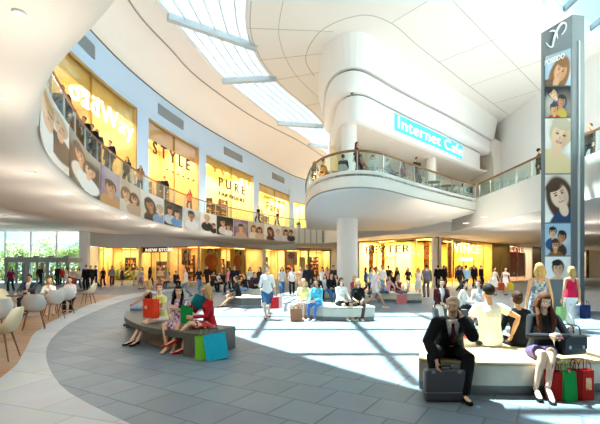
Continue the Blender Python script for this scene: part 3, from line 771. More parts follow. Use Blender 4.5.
unit(SF, sB4, sB5, Z1, 11.2, 3.6, GOLD2, 'yellow lit upper shop with dark PURE lettering', [('P U R E', 1.2, 2.0, 8.9, LD, (sB5 - sB4) * .55), ('T Y T T I E', .6, 1.0, 10.0, LG, (sB5 - sB4) * .8), ('FARTISIERE', .5, 2.0, 8.1, LD, (sB5 - sB4) * .55)], 380, band=mat('pale_yellow_band', 'f3d98c', .5), bandz=10.6, seed=3)
sB6, sB7 = S_(258), S_(289)
unit(SF, sB6, sB7, Z1, 10.8, 3.6, GOLD2, 'pale yellow upper shop, fourth along, with small Fary lettering', [('Fary', 1.3, (sB7 - sB6) * .2, 8.1, LG, (sB7 - sB6) * .45), ('TASTE & MORE', .5, 1.2, 9.3, LG, (sB7 - sB6) * .7)], 380, band=GOLD2, bandz=10.0, seed=4)
sB8 = S_(293); sB9 = arclen(SF)[-1] - .1
unit(SF, sB8, sB9, Z1, 10.2, 3.2, GOLD2, 'last narrow upper shop before the terrace slab hides the row', None, 260, seed=5)
for i, (a, b, zt) in enumerate(((sBb, sB2, 11.5), (sB3, sB4, 11.5), (sB5, sB6, 11.5), (sB7, sB8, 11.5))):
    struct('wall_pier', MB().sweep(sub(SF, a, b, .5), [(-.12, Z1), (.3, Z1), (.3, zt), (-.12, zt)]), BLUEW)
for a, b, zt in ((sB2, sB3, 11.4), (sB4, sB5, 11.2), (sB6, sB7, 10.8), (sB8, sB9, 10.2)):
    if zt < 11.5: struct('wall_lintel', MB().sweep(sub(SF, a, b, .5), [(-.02, zt), (.3, zt), (.3, 11.52), (-.02, 11.52)]), BLUEW)
# ground row, left and middle ---------------------------------------------
G1 = [(-23.1, 43.2), (-21.6, 46.2), (-18, 46.8), (-14.5, 45.2), (-10.6, 43.2), (-8, 45.2), (-5.6, 49.0), (-2.6, 52.5), (4.2, 55)]
G1 = spline(G1, 6)
struct('wall_shop_fascia', MB().sweep(G1, [(-.05, 3.95), (.3, 3.95), (.3, 5.5), (-.05, 5.5)]), GREYW)
def g(px, ymin=40): return s_at_px(G1, px, ymin)
gs = [('narrow gold shop window beside the white entrance column', 99, 113, OCHRE, None),
      ('gold ground floor shop with a framed bright doorway display', 113, 139, GOLD, None),
      ('dark fronted ground floor shop with small white lettering', 141, 168, DARKW, [('NEW STORE', .5, .6, 3.45, LW, 4.2)]),
      ('amber ground floor shop with a portrait poster in its window', 169, 198, OCHRE, None),
      ('bright yellow ground floor shop with two orange figure posters', 200, 262, GOLD, None),
      ('ground floor shop with a purple blossom poster in a pale surround', 265, 285, GOLD2, None),
      ('dim ground floor shop with a white panel, left of the round column', 286, 308, GOLD, None),
      ('far brown ground floor shop seen just left of the round column', 309, 330, DARKW, None)]
for i, (lab, a, b, m, let) in enumerate(gs):
    s0 = g(a) if g(a) else 0.2; s1 = g(b) or arclen(G1)[-1] - .1
    unit(G1, s0, s1, 0, 3.95, 3.2, GOLD if m is DARKW else m, lab, let, 170, nmull=3, seed=20 + i, frame=BRONZE if m is not DARKW else DARKW, band=DARKW if let else None, bandz=3.35)
gg = [gs[k][2] for k in range(8)]
for a, b in ((139, 141), (168, 169), (198, 200), (262, 265)):
    struct('wall_pier', MB().sweep(sub(G1, g(a), g(b), .4), [(-.15, 0), (.3, 0), (.3, 3.95), (-.15, 3.95)]), GOLD if a != 262 else WHITE)
def flat_poster(path, s, w, z, h, kind, lab, off=.3, nx=36, nz=40, name='window_poster', seed=3, paintf=None, group=None):
    pts = [at_len(path, s - w / 2 + w * k / (nx - 1))[0] for k in range(nx)]
    (mx, my), (tx, ty) = at_len(path, s); nxv, nyv = -ty, tx
    gr = [[(mx + tx * w * (k / (nx - 1) - .5) + nxv * off, my + ty * w * (k / (nx - 1) - .5) + nyv * off, z + h * j / (nz - 1)) for j in range(nz)] for k in range(nx)]
    bk = [[(p[0] + nxv * .03, p[1] + nyv * .03, p[2]) for p in c] for c in gr]
    A = paintf(nx, nz, w / h) if paintf else paint(kind, nx, nz, w / h, seed)
    return obj(name, poster_mesh(gr, bk, A), label=lab, cat='poster', group=group)
def orange_fig(nx, nz, asp):
    U, V = np.meshgrid(np.linspace(0, asp, nx), np.linspace(0, 1, nz), indexing='ij'); A = np.zeros((nx, nz, 3)); A[:] = lin('f2c75c')[:3]
    c = asp * .5
    _ell(A, U, V, c, .05, .22, .3, '3a2a22'); _ell(A, U, V, c, .48, .27, .30, 'd2601c', soft=.1); _ell(A, U, V, c + .1, .5, .08, .2, 'e88a3a', soft=.6, al=.6)
    _ell(A, U, V, c - .06, .88, .1, .13, '3a2016'); _ell(A, U, V, c - .05, .84, .07, .1, 'e3a882'); _ell(A, U, V, c + .18, .85, .07, .1, '2c1a12')
    return A
def blossom(nx, nz, asp):
    U, V = np.meshgrid(np.linspace(0, asp, nx), np.linspace(0, 1, nz), indexing='ij'); A = np.zeros((nx, nz, 3)); A[:] = lin('f4e6f0')[:3]
    for k in range(8):
        a = k * PI / 4; _ell(A, U, V, asp / 2 + .16 * math.cos(a), .7 + .16 * math.sin(a), .12, .06, ['9a62c8', 'b888dc'][k % 2], rot=a)
    return A
def red_fig(nx, nz, asp):
    U, V = np.meshgrid(np.linspace(0, asp, nx), np.linspace(0, 1, nz), indexing='ij'); A = np.zeros((nx, nz, 3)); A[:] = lin('d21f1c')[:3]
    _ell(A, U, V, asp * .52, .48, .2, .22, 'ef3a30', soft=.3); _ell(A, U, V, asp * .5, .72, .1, .1, '1e1614'); _ell(A, U, V, asp * .5, .62, .07, .08, 'e8c0a0'); _ell(A, U, V, asp * .5, .35, .12, .12, '2a1a16'); _ell(A, U, V, asp * .3, .15, .12, .06, 'f2d8c8')
    return A
flat_poster(G1, g(212.5), 2.4, .8, 2.9, '', 'poster of a figure in an orange top, left one in the yellow shop window', paintf=orange_fig)
flat_poster(G1, g(239.5), 2.6, .8, 2.9, '', 'poster of a figure in an orange top, right one in the yellow shop window', paintf=orange_fig)
flat_poster(G1, g(184), 1.5, 1.9, 1.8, 'o.5,.55,.2,2,2,5a2c1c,1', 'portrait poster of a dark haired woman in the amber shop window')
flat_poster(G1, g(292), 1.7, 1.9, 1.8, '', 'purple blossom poster above the tank top walkers', paintf=blossom)
flat_poster(G1, g(303), .9, .4, 2.6, 'w', 'narrow white panel standing in a shop window left of the round column')
# ground row, right --------------------------------------------------------
G2a = [(4.3, 54.0), (5.0, 46), (6.2, 39.6), (7.5, 38.0), (11.4, 33.5)]
G2 = [(5.9, 39.9), (11.6, 33.5)]
G3 = [(11.7, 33.6), (20.2, 42.4), (28.5, 49.5), (44, 61)]
ZG = ZS + .1
struct('wall_far_pier', MB().sweep([(4.3, 55.0), (5.0, 47), (5.9, 39.95)], [(0, 0), (.3, 0), (.3, ZG), (0, ZG)]), GREYW)
L2a = arclen(G2)[-1]
unit(G2, .02, L2a, 0, ZG, 3.5, mat('bright_gold', 'f4d878', .5, var=.1), 'brightly lit golden corner shop with BEVTER lettering in the glass', [('BEVTER', 1.0, 1.0, 2.95, LD, 5.0, .3), ('. TAVT .', .5, 2.3, 2.3, LG, 2.6)], 900, seed=31, nmull=4, bpath=[(8.5, 42.2), (11.0, 39.35)], sides=(1, 0), shelf=False)
# strips of orange artwork on the gold shop
for px, lab in ((368, 'orange mottled display strip at the left end of the golden corner shop'), (423.5, 'orange mottled display strip right of the BEVTER lettering'), (380, 'pale orange display strip behind the letter B of the corner shop')):
    s = s_at_px(G2, px, 30)
    w = .55 if px != 380 else .4
    (mx, my), (tx, ty) = at_len(G2, s)
    obj('display_strip', MB().box((mx - ty * .5, my + tx * .5, 2.4), (w, .05, 2.9), math.atan2(ty, tx)), pattern('orange_mottle', ['e88a2a', 'f2b04a', 'c8551e', 'f7d074'], 7), label=lab, cat='display')
def g3(px): return s_at_px(G3, px, 33)
unit(G3, .1, g3(492), 0, ZG, 4.5, mat('warm_yellow', 'f0c24e', .5, var=.15), 'wide amber clothes shop with white VINCE lettering right of the corner column', [('VINCE', 1.25, g3(452), 2.95, LW, (g3(478) - g3(451))), ('SALE NOW', .55, g3(458), 2.2, LW, 3.0)], 420, seed=32, nmull=5, shelf=False, bpath=[(11.0, 39.35), offset(sub(G3, .1, g3(492), .6), 4.5)[-1]], sides=(0, 1))
s = g3(456); (mx, my), (tx, ty) = at_len(G3, s)
obj('display_strip', MB().box((mx - ty * .5, my + tx * .5, 2.3), (1.4, .05, 3.2), math.atan2(ty, tx)), pattern('brown_mottle', ['8a4a1e', 'b06a2c', '6a3416', 'c88a40'], 6), label='brown mottled display strip behind the left end of the VINCE lettering', cat='display')
unit(G3, g3(492.5), g3(509), 0, ZG, 3.5, mat('olive_gold', '8f7433', .5, var=.15), 'dull olive shop bay between the amber shop and the red and white front', None, 60, seed=33, nmull=2)
# red and white front
redshop = unit(G3, g3(509.5), g3(532), 0, ZG, 3, WHITE, 'white fronted shop with a big red poster, left of the tower', None, 260, seed=34, nmull=3, frame=WHITE, shelf=False)
flat_poster(G3, g3(518.5), (g3(526.5) - g3(509.6)), .5, 2.9, '', 'large red poster of a dark haired figure in the white shop window', paintf=red_fig, off=.12)
for l_ in text_on(None, 'SALE', .9, G3, g3(511.5), 3.25, .1, .05, width=g3(523) - g3(512)): obj('letter', l_, mat('letter_red', 'c8202a', .5), redshop, world=True)
unit(G3, g3(532.5), g3(541), 0, ZG, 3, DARKW, 'brown shop front just left of the tower base', None, 60, seed=35, nmull=1)
unit(G3, g3(541.5), g3(586), 0, ZG, 3, GREYW, 'pale shop front hidden mostly behind the tower', None, 200, seed=36, nmull=3)
unit(G3, g3(586.5), arclen(G3)[-1], 0, ZG, 4, OCHRE, 'orange lit shop with dark frame right of the tower', None, 500, seed=37, nmull=4, frame=DARKW)
# ---------------------------------------------------------------- sign tower
tx0, ty0 = PX(541, 14)[0], 14.0
tower = thing('sign_tower', 'tall grey advertising tower with a white swirl emblem and stacked photos', 'sign tower', (8.95, 14.3, 0))
TP = [(8.45, 14.02), (9.52, 13.98), (10.1, 14.2), (10.38, 14.75), (8.95, 14.75)]
tg = mat('tower_grey', '797e82', .5, metal=.1, var=.02)
zl, zr = HC + 234 * 14 / 400, HC + 255 * 14 / 400
tb = MB(); k = len(TP)
tops = [zl, zr - .1, zr, zr, zl + .1]
tb.add([(x, y, 0) for x, y in TP] + [(x, y, z) for (x, y), z in zip(TP, tops)], [tuple(range(k))[::-1], tuple(range(k, 2 * k))] + [(i, (i + 1) % k, (i + 1) % k + k, i + k) for i in range(k)])
obj('body', tb, tg, tower, world=True)
obj('side_strip', MB().box((9.8, 14.06, 5.3), (.05, .06, 8.6), .36), mat('pale_strip', 'd7dad8', .4, var=0), tower, world=True)  # plain pale strip up the right side of the tower
obj('base_plinth', MB().bevbox((9.4, 14.38, .06), (2.1, .95, .12), .02), DSTEEL, tower, world=True)
# emblem: two white swirls, and the curved name under it
def zpx(py, Y=13.98): return HC + (HY - py) * Y / F
def em(pts, r):
    return [((px - 300) / F * 13.97, 13.955, zpx(py)) for px, py in pts], r
e1, _ = em(spline([(546, 43), (548.5, 46.5), (552, 47), (553.2, 42), (555, 35), (558, 28), (562, 23.5), (565.5, 24.5), (565, 30), (561.5, 35)], 5), 0)
e2, _ = em(spline([(549.5, 32), (553, 31), (556, 33), (557.5, 39)], 5), 0)
wm = mat('emblem_white', 'f4f6f7', .4, var=0)
mb = MB(); n1 = len(e1)
mb.tube(e1, [.012 + .03 * math.sin(PI * i / (n1 - 1)) for i in range(n1)], n=6); mb.tube(e2, [.012 + .02 * math.sin(PI * i / (len(e2) - 1)) for i in range(len(e2))], n=6)
obj('emblem', mb, wm, tower, world=True)
V, Fc = text_meshes('POSEIDON', .26, .02); w = max(v[0] for v in V)
lv_ = ([((544.5 - 300) / F * 13.97 + x / w * .82, 13.97 - d, zpx(66) + y + .33 * x / w + .25 * math.sin(PI * x / w) * 0) for x, y, d in V], Fc)
for l_ in letters(lv_[0], [v[0] for v in V], Fc): obj('letter', l_, wm, tower, world=True)
TPX = [(56, 86, 'b.6,.35,.3,2,3,6a4a3a,1,-.5', 'tower photo of a brown haired woman seen from the side, topmost'),
       (86, 118, 'd.3,.7,.16,0,2,2a4f8a,0,.6|.65,.45,.16,3,2,c8a83a,0,-.3|.35,.2,.15,2,1,b03028,0', 'tower photo of a crowd of people, second from the top'),
       (118, 174, 'w.6,.62,.24,1,5,e8d2a4,0,-.3', 'tower photo of a laughing woman in a pale hat resting on her hand'),
       (174, 223, 'w.55,.5,.26,4,1,24406a,1,.35', 'tower photo of a brown haired woman looking down, above the crowd photo'),
       (223, 256, 'b.3,.65,.14,0,2,2a4f8a,0|.65,.5,.16,3,2,3a2a22,0,-.3|.4,.25,.15,2,1,8a5a2c,0', 'tower photo of people in a group, fifth from the top'),
       (256, 280, 'w.5,.4,.3,0,2,e8c28a,0', 'lowest tower photo, behind the standing women')]
for i, (ya, yb, kind, lab) in enumerate(TPX):
    zb, zt = zpx(yb) + .02, zpx(ya) - .02; X0, X1 = 8.58, 9.44; nx, nz = 36, max(24, int(36 * (zt - zb) / (X1 - X0)))
    if i == 0: zt0 = zt
    Yf = lambda x: 14.02 - .04 * (x - 8.45) / 1.07
    gr = [[(X0 + (X1 - X0) * a / (nx - 1), Yf(X0 + (X1 - X0) * a / (nx - 1)) - .03, zb + (zt + (.28 * (a / (nx - 1)) if i == 0 else 0) - zb) * j / (nz - 1)) for j in range(nz)] for a in range(nx)]
    bk = [[(p[0], p[1] + .025, p[2]) for p in c] for c in gr]
    A = paint(kind, nx, nz, (X1 - X0) / (zt - zb) * 1.15, 50 + i)
    obj('photo_panel', poster_mesh(gr, bk, A), parent=tower, world=True, label=lab)
# ================================================================ people
SKIN = {k: mat('skin_' + k, c, .5, var=.04, scale=14, spec=.35) for k, c in (('a', 'e9bd9f'), ('b', 'd9a582'), ('c', 'f0cdb6'), ('d', 'b98563'))}
HAIR = {k: mat('hair_' + k, c, .75, var=.3, scale=60, spec=.2) for k, c in (('black', '1c1512'), ('brown', '402819'), ('auburn', '5c3522'), ('blond', 'c9a268'), ('grey', 'a8957c'), ('red', '93432a'), ('dark', '2c1d15'))}
LIP = mat('lips', 'b5554e', .4, var=0); EYEW = mat('eye_white', 'eeeae4', .3, var=0); IRIS = mat('iris', '2b2019', .3, var=0)

def fuse(mb, name, voxel, smooth=3, fac=.5):
    me = mb.mesh('tmp'); o = bpy.data.objects.new('tmp', me); COL.objects.link(o)
    rm = o.modifiers.new('r', 'REMESH'); rm.mode = 'VOXEL'; rm.voxel_size = voxel; rm.use_smooth_shade = True
    sm = o.modifiers.new('s', 'SMOOTH'); sm.iterations = smooth; sm.factor = fac
    dg = bpy.context.evaluated_depsgraph_get(); r = bpy.data.meshes.new_from_object(o.evaluated_get(dg)); r.name = name
    bpy.data.objects.remove(o); bpy.data.meshes.remove(me)
    r.materials.clear(); r.polygons.foreach_set('use_smooth', [True] * len(r.polygons))
    return r
def cut(me, test):
    """drop the faces whose centre passes the test"""
    bm = bmesh.new(); bm.from_mesh(me); bmesh.ops.delete(bm, geom=[f for f in bm.faces if test(f.calc_center_median())], context='FACES'); bm.to_mesh(me); bm.free()
def ik(a, c, l1, l2, pole):
    a, c, pole = Vector(a), Vector(c), Vector(pole); d = c - a; L = min(d.length, (l1 + l2) * .995); d.normalize(); c = a + d * L
    x = (l1 * l1 - l2 * l2 + L * L) / (2 * L); h = math.sqrt(max(l1 * l1 - x * x, 1e-6))
    p = pole - d * pole.dot(d)
    if p.length < 1e-4: p = d.orthogonal()
    return a + d * x + p.normalized() * h, c
def shoes_part(mb, ank, toe, heel, k=1.0, clr=.006):
    t = Vector(toe).normalized(); s = t.cross(Vector((0, 0, 1))); a = Vector(ank); r = .042 * k; L = .25 * k * .62
    hz = a.z - .045
    mb.tube([a + t * -.03 + Vector((0, 0, -.04 - heel * 0)), a + t * .06 + Vector((0, 0, -.045 - heel * .45)), a + t * .13 + Vector((0, 0, -.055 - heel * .95)), a + t * .175 + Vector((0, 0, -.058 - heel))],
            [(.034 * k, .034), (.036 * k, .034), (.04 * k, .026), (.03 * k, .018)], side=s, n=10)

def person(label, loc, rz=0, q='mid', sex='f', h=1.68, skin='a', hair=('long', 'brown'), pel=None, lean=0, side=0, twist=0, head=(0, 0, 0),
           hands=None, feet=None, toes=None, knees=None, elbows=None, curl=.5, palm=None, top=None, bottom=None, shoe='222222', heel=0, extra=None, group=None, pose='stand', tmpl=False, hold=None):
    k = h / 1.75; vox = {'near': .0085, 'mid': .0125, 'far': .021}[q]
    male = sex == 'm'
    if pel is None: pel = {'stand': (0, 0, .95), 'walk': (0, 0, .925), 'sit': (0, .05, .54)}[pose]
    pel = Vector(pel)
    Rz = Matrix.Rotation(twist, 3, 'Z')
    def R(f): return Rz @ Matrix.Rotation(lean * f, 3, 'X') @ Matrix.Rotation(side * f, 3, 'Y')
    lo, up = R(.6), R(1.0)
    sp1 = pel + lo @ Vector((0, 0, .2)); ch = sp1 + up @ Vector((0, -.01, .20)); sh = sp1 + up @ Vector((0, 0, .27)); nb = sp1 + up @ Vector((0, .005, .315))
    sx = (Rz @ Vector((1, 0, 0))).normalized(); sxu = up @ Vector((1, 0, 0))
    fwd = lambda v: v
    hh = R(.55) if lean > 0 else R(1)
    hc = nb + hh @ Vector((0, -.015, .06)) + Vector((0, 0, .115))
    Rh = Matrix.Rotation(twist + head[0], 3, 'Z') @ Matrix.Rotation(head[1], 3, 'X') @ Matrix.Rotation(head[2], 3, 'Y')
    hw = .172 if male else .158; hip = .095
    shj = {s: sh + sxu * (s * hw) + up @ Vector((0, 0, -.015)) for s in (-1, 1)}
    hpj = {s: pel + Vector((s * hip * math.cos(twist * .3), 0, -.03)) for s in (-1, 1)}
    if feet is None:
        feet = {'stand': {-1: (-.1, .0, .09), 1: (.1, -.02, .09)}, 'walk': {-1: (-.07, -.26, .1), 1: (.07, .3, .16)}, 'sit': {-1: (-.09, -.47, .09), 1: (.1, -.43, .09)}}[pose]
    if hands is None:
        hands = {'stand': {-1: (-.27, -.05, .82), 1: (.27, -.03, .82)}, 'walk': {-1: (-.26, .12, .83), 1: (.26, -.18, .86)}, 'sit': {-1: (-.12, -.33, .66), 1: (.1, -.36, .66)}}[pose]
    knees = knees or {}; elbows = elbows or {}; toes = toes or {}
    kn, an, el, wr = {}, {}, {}, {}
    ear = [s for s in (-1, 1) if hands[s] == 'ear']
    hands = dict(hands)
    for s in ear: hands[s] = hc + Rh @ Vector((s * .115, -.085, -.115))
    for s in (-1, 1):
        f = Vector(feet[s]) + Vector((0, 0, heel))
        kn[s], an[s] = ik(hpj[s], f, .44, .43, Vector(knees.get(s, (s * .12, -1, .15))))
        el[s], wr[s] = ik(shj[s], hands[s], .28, .255, Vector(elbows.get(s, (s * .5, .7, -.45))))
    a = .80 if not male else 1.0
    rt = .088 if male else .084
    # --- body ---------------------------------------------------------
    B = MB(); n = 14 if q == 'near' else 10
    tor = [(pel + Vector((0, 0, -.1)), (.13, .10)), (pel + Vector((0, 0, -.02)), (.168, .118)), (pel + lo @ Vector((0, 0, .09)), (.15, .105) if male else (.135, .095)),
           (sp1, (.15, .105) if male else (.122, .088)), (sp1 + up @ Vector((0, 0, .10)), (.165, .115) if male else (.138, .1)), (ch, (.175, .11) if male else (.145, .095)),
           (sh, (.15, .085) if male else (.12, .072)), (nb, (.062, .06) if male else (.05, .05))]
    def torso(mb, d, i0=0, i1=8, caps=(0, 0), wide=0):
        mb.tube([p for p, _ in tor[i0:i1]], [(r[0] + d + wide, r[1] + d) for _, r in tor[i0:i1]], side=[sx if i < 3 else sxu for i in range(i0, i1)], n=16, caps=caps)
        if not male:
            for s in (-1, 1): mb.ball(ch + up @ Vector((s * .062, -.072, -.03)), (.052 + d, .048 + d, .052 + d), up, 10)
    def shoulder(mb, s, d):
        mb.tube([nb + sxu * (s * .03) + up @ Vector((0, 0, -.03)), shj[s]], [.045 + d, (.052 if male else .044) + d], n=n)
    def arm(mb, s, d, t0=0, t1=2, flat=0, loose=0, fl=0):
        P5 = [shj[s], shj[s].lerp(el[s], .5), el[s], el[s].lerp(wr[s], .35), wr[s]]; r5 = [.054, .046, .039, .038, .026]
        r5 = [x * a + d + loose for x in r5]
        if t1 >= 2: pts, rr = P5, r5
        elif t1 >= 1.3: pts, rr = P5[:4], r5[:4]
        elif t1 >= 1: pts, rr = P5[:3], r5[:3]
        else: pts, rr = [P5[0], P5[0].lerp(el[s], t1)], [r5[0], r5[0] * .95]
        mb.tube(pts, rr, n=n, caps=(1, 0 if flat else 1))
    def leg(mb, s, d, t1=2, flat=0, loose=0, hem=0):
        P6 = [hpj[s], hpj[s].lerp(kn[s], .5), kn[s], kn[s].lerp(an[s], .3), kn[s].lerp(an[s], .65), an[s]]; r6 = [rt, rt * .83, .058, .056, .043, .036]
        r6 = [x * (1 if male else .95) + d + loose * (i > 1) for i, x in enumerate(r6)]
        if hem: r6[-1] += hem; r6[-2] += hem * .6
        if t1 < 1: pts, rr = [P6[0], P6[0].lerp(kn[s], t1)], [r6[0], r6[1]]
        elif t1 < 2: pts, rr = P6[:3] + [kn[s].lerp(an[s], t1 - 1)], r6[:3] + [r6[3]]
        else: pts, rr = P6, r6
        mb.tube(pts, rr, n=n, caps=(1, 0 if flat else 1))
    torso(B, 0, caps=(1, 0))
    B.tube([nb + up @ Vector((0, .01, -.03)), nb.lerp(hc, .45), hc + Vector((0, 0, -.05))], [.058, .05 if male else .044, .048 if male else .042], n=n)
    for s in (-1, 1): shoulder(B, s, 0); arm(B, s, 0); leg(B, s, 0)
    def H(x, y, z): return hc + Rh @ Vector((x, y, z))
    B.ball(H(0, .012, .03), (.074, .092, .086), Rh, 16)
    B.ball(H(0, -.022, -.035), (.055, .06, .072), Rh, 14); B.ball(H(0, -.05, -.086), (.028, .026, .022), Rh, 8)
    B.tube([H(0, -.083, .012), H(0, -.1, -.022), H(0, -.086, -.034)], [.008, .013, .012], n=8)
    for s in (-1, 1):
        B.ball(H(s * .075, .012, -.012), (.01, .02, .03), Rh, 8); B.ball(H(s * .037, -.055, -.022), (.025, .022, .025), Rh, 8)
    B.ball(H(0, -.07, .035), (.05, .02, .018), Rh, 8); B.ball(H(0, -.083, -.058), (.022, .012, .012), Rh, 8)
    toe = {}
    for s in (-1, 1):
        t = toes.get(s)
        if t is None: t = Vector((s * .12, -1, 0)) if pose != 'walk' else Vector((s * .08, -1, 0))
        toe[s] = Vector(t).normalized(); shoes_part(B, an[s], toe[s], heel)
        # palm
        d = (wr[s] - el[s]).normalized(); pd = Vector((palm or {}).get(s, d)).normalized()
        pn = pd.cross(Vector((0, 0, 1))) if abs(pd.z) < .8 else Vector((s, 0, 0)); pn.normalize()
        side_ = pd.cross(pn).normalized()
        if abs(pd.z) >= .8: side_ = Vector((0, -1, 0)) - pd * Vector((0, -1, 0)).dot(pd); side_.normalize(); pn = pd.cross(side_)
        toe[(s, 'h')] = (pd, pn, side_)
        B.tube([wr[s] - pd * .01, wr[s] + pd * .045, wr[s] + pd * .085], [(.024, .015), (.036, .014), (.037, .012)], side=side_, n=10)
    me = fuse(B, 'body', vox, 2)
    # fingers, rooted in the palm
    fm = MB(); nf = 6 if q != 'far' else 4
    for s in (-1, 1):
        pd, pn, sd = toe[(s, 'h')]; c_ = curl[s] if isinstance(curl, dict) else curl
        inward = -pn if pn.dot(Vector((s, 0, 0))) > 0 else pn
        if abs(pd.z) < .8 and abs(pn.dot(Vector((1, 0, 0)))) < .3: inward = Vector((0, 0, -1))
        for i, (o_, L) in enumerate(((-.028, .062), (-.0095, .074), (.0095, .078), (.027, .070))):
            p0 = wr[s] + pd * .075 + sd * o_; l = L / 2.6
            p1 = p0 + (pd * math.cos(c_ * .5) + inward * math.sin(c_ * .5)) * l * 1.2; p2 = p1 + (pd * math.cos(c_ * 1.4) + inward * math.sin(c_ * 1.4)) * l; p3 = p2 + (pd * math.cos(c_ * 2.2) + inward * math.sin(c_ * 2.2)) * l * .75
            fm.tube([p0 - pd * .02, p0, p1, p2, p3], [.009, .009, .0088, .008, .0065], n=nf)
        b = wr[s] + pd * .02 + sd * .024
        fm.tube([b, b + (sd * .8 + pd * .6) * .032, b + (sd * .8 + pd * .6) * .036 + (pd * .8 + inward * .5) * .03], [.012, .0105, .008], n=nf)
    bm = bmesh.new(); bm.from_mesh(me); tmp = fm.mesh('f', True); bm.from_mesh(tmp); bm.to_mesh(me); bm.free(); bpy.data.meshes.remove(tmp)
    me.polygons.foreach_set('use_smooth', [True] * len(me.polygons))
    hm = HAIR[hair[1]]
    for m in (SKIN[skin], LIP, EYEW, IRIS, hm): me.materials.append(m)
    if q != 'far':
        inv = Rh.transposed()
        for p in me.polygons:
            c = inv @ (p.center - hc)
            if c.y > -.045 or abs(c.x) > .06 or abs(c.z) > .1: continue
            if -.064 < c.z < -.048 and abs(c.x) < .024: p.material_index = 1
            ex = abs(abs(c.x) - .031)
            if ex < .014 and abs(c.z - .006) < .0065: p.material_index = 3 if ex < .006 else 2
            if ex < .019 and .024 < c.z < .032: p.material_index = 4
    parts = [('body', me, None)]
    # --- clothes ---------------------------------------------------------
    def skirt(mb, t1, d=.03, flare=.02):
        if pose == 'sit' or (kn[1].y - hpj[1].y) < -.25 or (kn[-1].y - hpj[-1].y) < -.25:
            mid0 = (hpj[-1] + hpj[1]) / 2; mid1 = (kn[-1] + kn[1]) / 2
            gap = (kn[1] - kn[-1]).length / 2
            tt = min(t1, .95)
            mb.tube([mid0 + Vector((0, .03, .0)), mid0.lerp(mid1, tt * .5), mid0.lerp(mid1, tt)], [(.19, .1), (.1 + gap * .5 + .05, .09), (gap * tt + .085, .075)], side=Vector(((kn[1] - kn[-1]).x, (kn[1] - kn[-1]).y, 0)), n=18, caps=(1, 0))
            for s in (-1, 1): mb.tube([hpj[s], hpj[s].lerp(kn[s], tt)], [rt + d * .6, rt * .8 + d * .6], n=12, caps=(1, 0))
            mb.tube([pel + Vector((0, 0, -.04)), pel + lo @ Vector((0, 0, .1))], [(.18, .13), (.15, .11)], side=sx, n=16, caps=(0, 0))
        else:
            zk = pel.z - .03 - .46 * t1; c0 = (kn[-1] + kn[1]) / 2; w_ = abs((kn[1] - kn[-1]).y) * .5
            mb.tube([pel + lo @ Vector((0, 0, .1)), pel + Vector((0, 0, -.03)), Vector((pel.x, (pel.y + c0.y) / 2, (pel.z + zk) / 2)), Vector((c0.x, c0.y * min(t1, 1), zk))],
                    [(.145, .105), (.185, .135), (.185 + flare * .5, .14 + w_ * .5), (.18 + flare, .145 + w_ * min(t1, 1))], side=Vector((1, 0, 0)), n=20, caps=(0, 0))
    def mt(c): return c if isinstance(c, bpy.types.Material) else fab(c)
    if bottom:
        kind, c = bottom[0], bottom[1]; mb = MB()
        if kind in ('trousers', 'jeans', 'shorts', 'cropped'):
            d = .012 if kind != 'jeans' else .008; t1 = {'trousers': 2, 'jeans': 2, 'shorts': .55, 'cropped': 1.6}[kind]
            torso(mb, d + .004, 0, 3, (1, 0)) if male else mb.tube([p for p, _ in tor[:3]], [(r[0] + d, r[1] + d) for _, r in tor[:3]], side=sx, n=16, caps=(1, 0))
            for s in (-1, 1): leg(mb, s, d, t1, 1, loose=.012 if kind == 'trousers' else 0, hem=.014 if kind == 'trousers' else 0)
            parts.append((kind if kind != 'cropped' else 'trousers', fuse(mb, kind, vox, 1), mt(c)))
        else:
            skirt(mb, bottom[2] if len(bottom) > 2 else .9); parts.append(('skirt', fuse(mb, 'skirt', vox, 2), mt(c)))
    if top:
        kind, c = top[0], top[1]
        sl = {'jacket': 2, 'coat': 2, 'shirt': 2, 'cardigan': 2, 'tee': .5, 'tank': 0, 'dress': 0, 'dress_sleeve': .5, 'blouse': 1.3, 'dress_long': 2}[kind]
        jk = kind in ('jacket', 'coat')
        if jk:                         # a shirt under the jacket
            mb = MB(); torso(mb, .008, 2, 7); mb.tube([sh, nb + up @ Vector((0, -.002, .025))], [(.13, .085), (.064, .062)], side=sxu, n=14, caps=(0, 0))
            for s in (-1, 1): arm(mb, s, .008, flat=1)
            parts.append(('shirt', fuse(mb, 'shirt', vox, 1), mt(top[2] if len(top) > 2 and top[2] else 'f2f2f2')))
            if len(top) > 3 and top[3]:
                tb = MB(); fr = [nb + up @ Vector((0, -.07, -.005)), sh + up @ Vector((0, -.105, -.02)), ch + up @ Vector((0, -.137, 0)), sp1 + up @ Vector((0, -.128, .08)), sp1 + up @ Vector((0, -.13, -.04))]
                tb.tube(fr, [(.02, .012), (.022, .01), (.033, .01), (.04, .01), (.045, .008)], side=sxu, n=8, caps=(1, 0)); parts.append(('tie', tb.mesh('tie', True), mt(top[3])))
        mb = MB(); d = {'jacket': .026, 'coat': .03, 'tank': .008}.get(kind, .011); lo_i = 0 if jk or kind in ('tee', 'shirt', 'blouse', 'cardigan') else 1
        if not bottom: lo_i = 1
        mb.tube([p for p, _ in tor[lo_i:7]], [(r[0] + d + (.014 if i < 2 - lo_i or (i + lo_i) < 3 else 0), r[1] + d + (.016 if (i + lo_i) < 3 else 0)) for i, (p, r) in enumerate(tor[lo_i:7])], side=[sx if i < 3 else sxu for i in range(lo_i, 7)], n=18, caps=(0, 0))
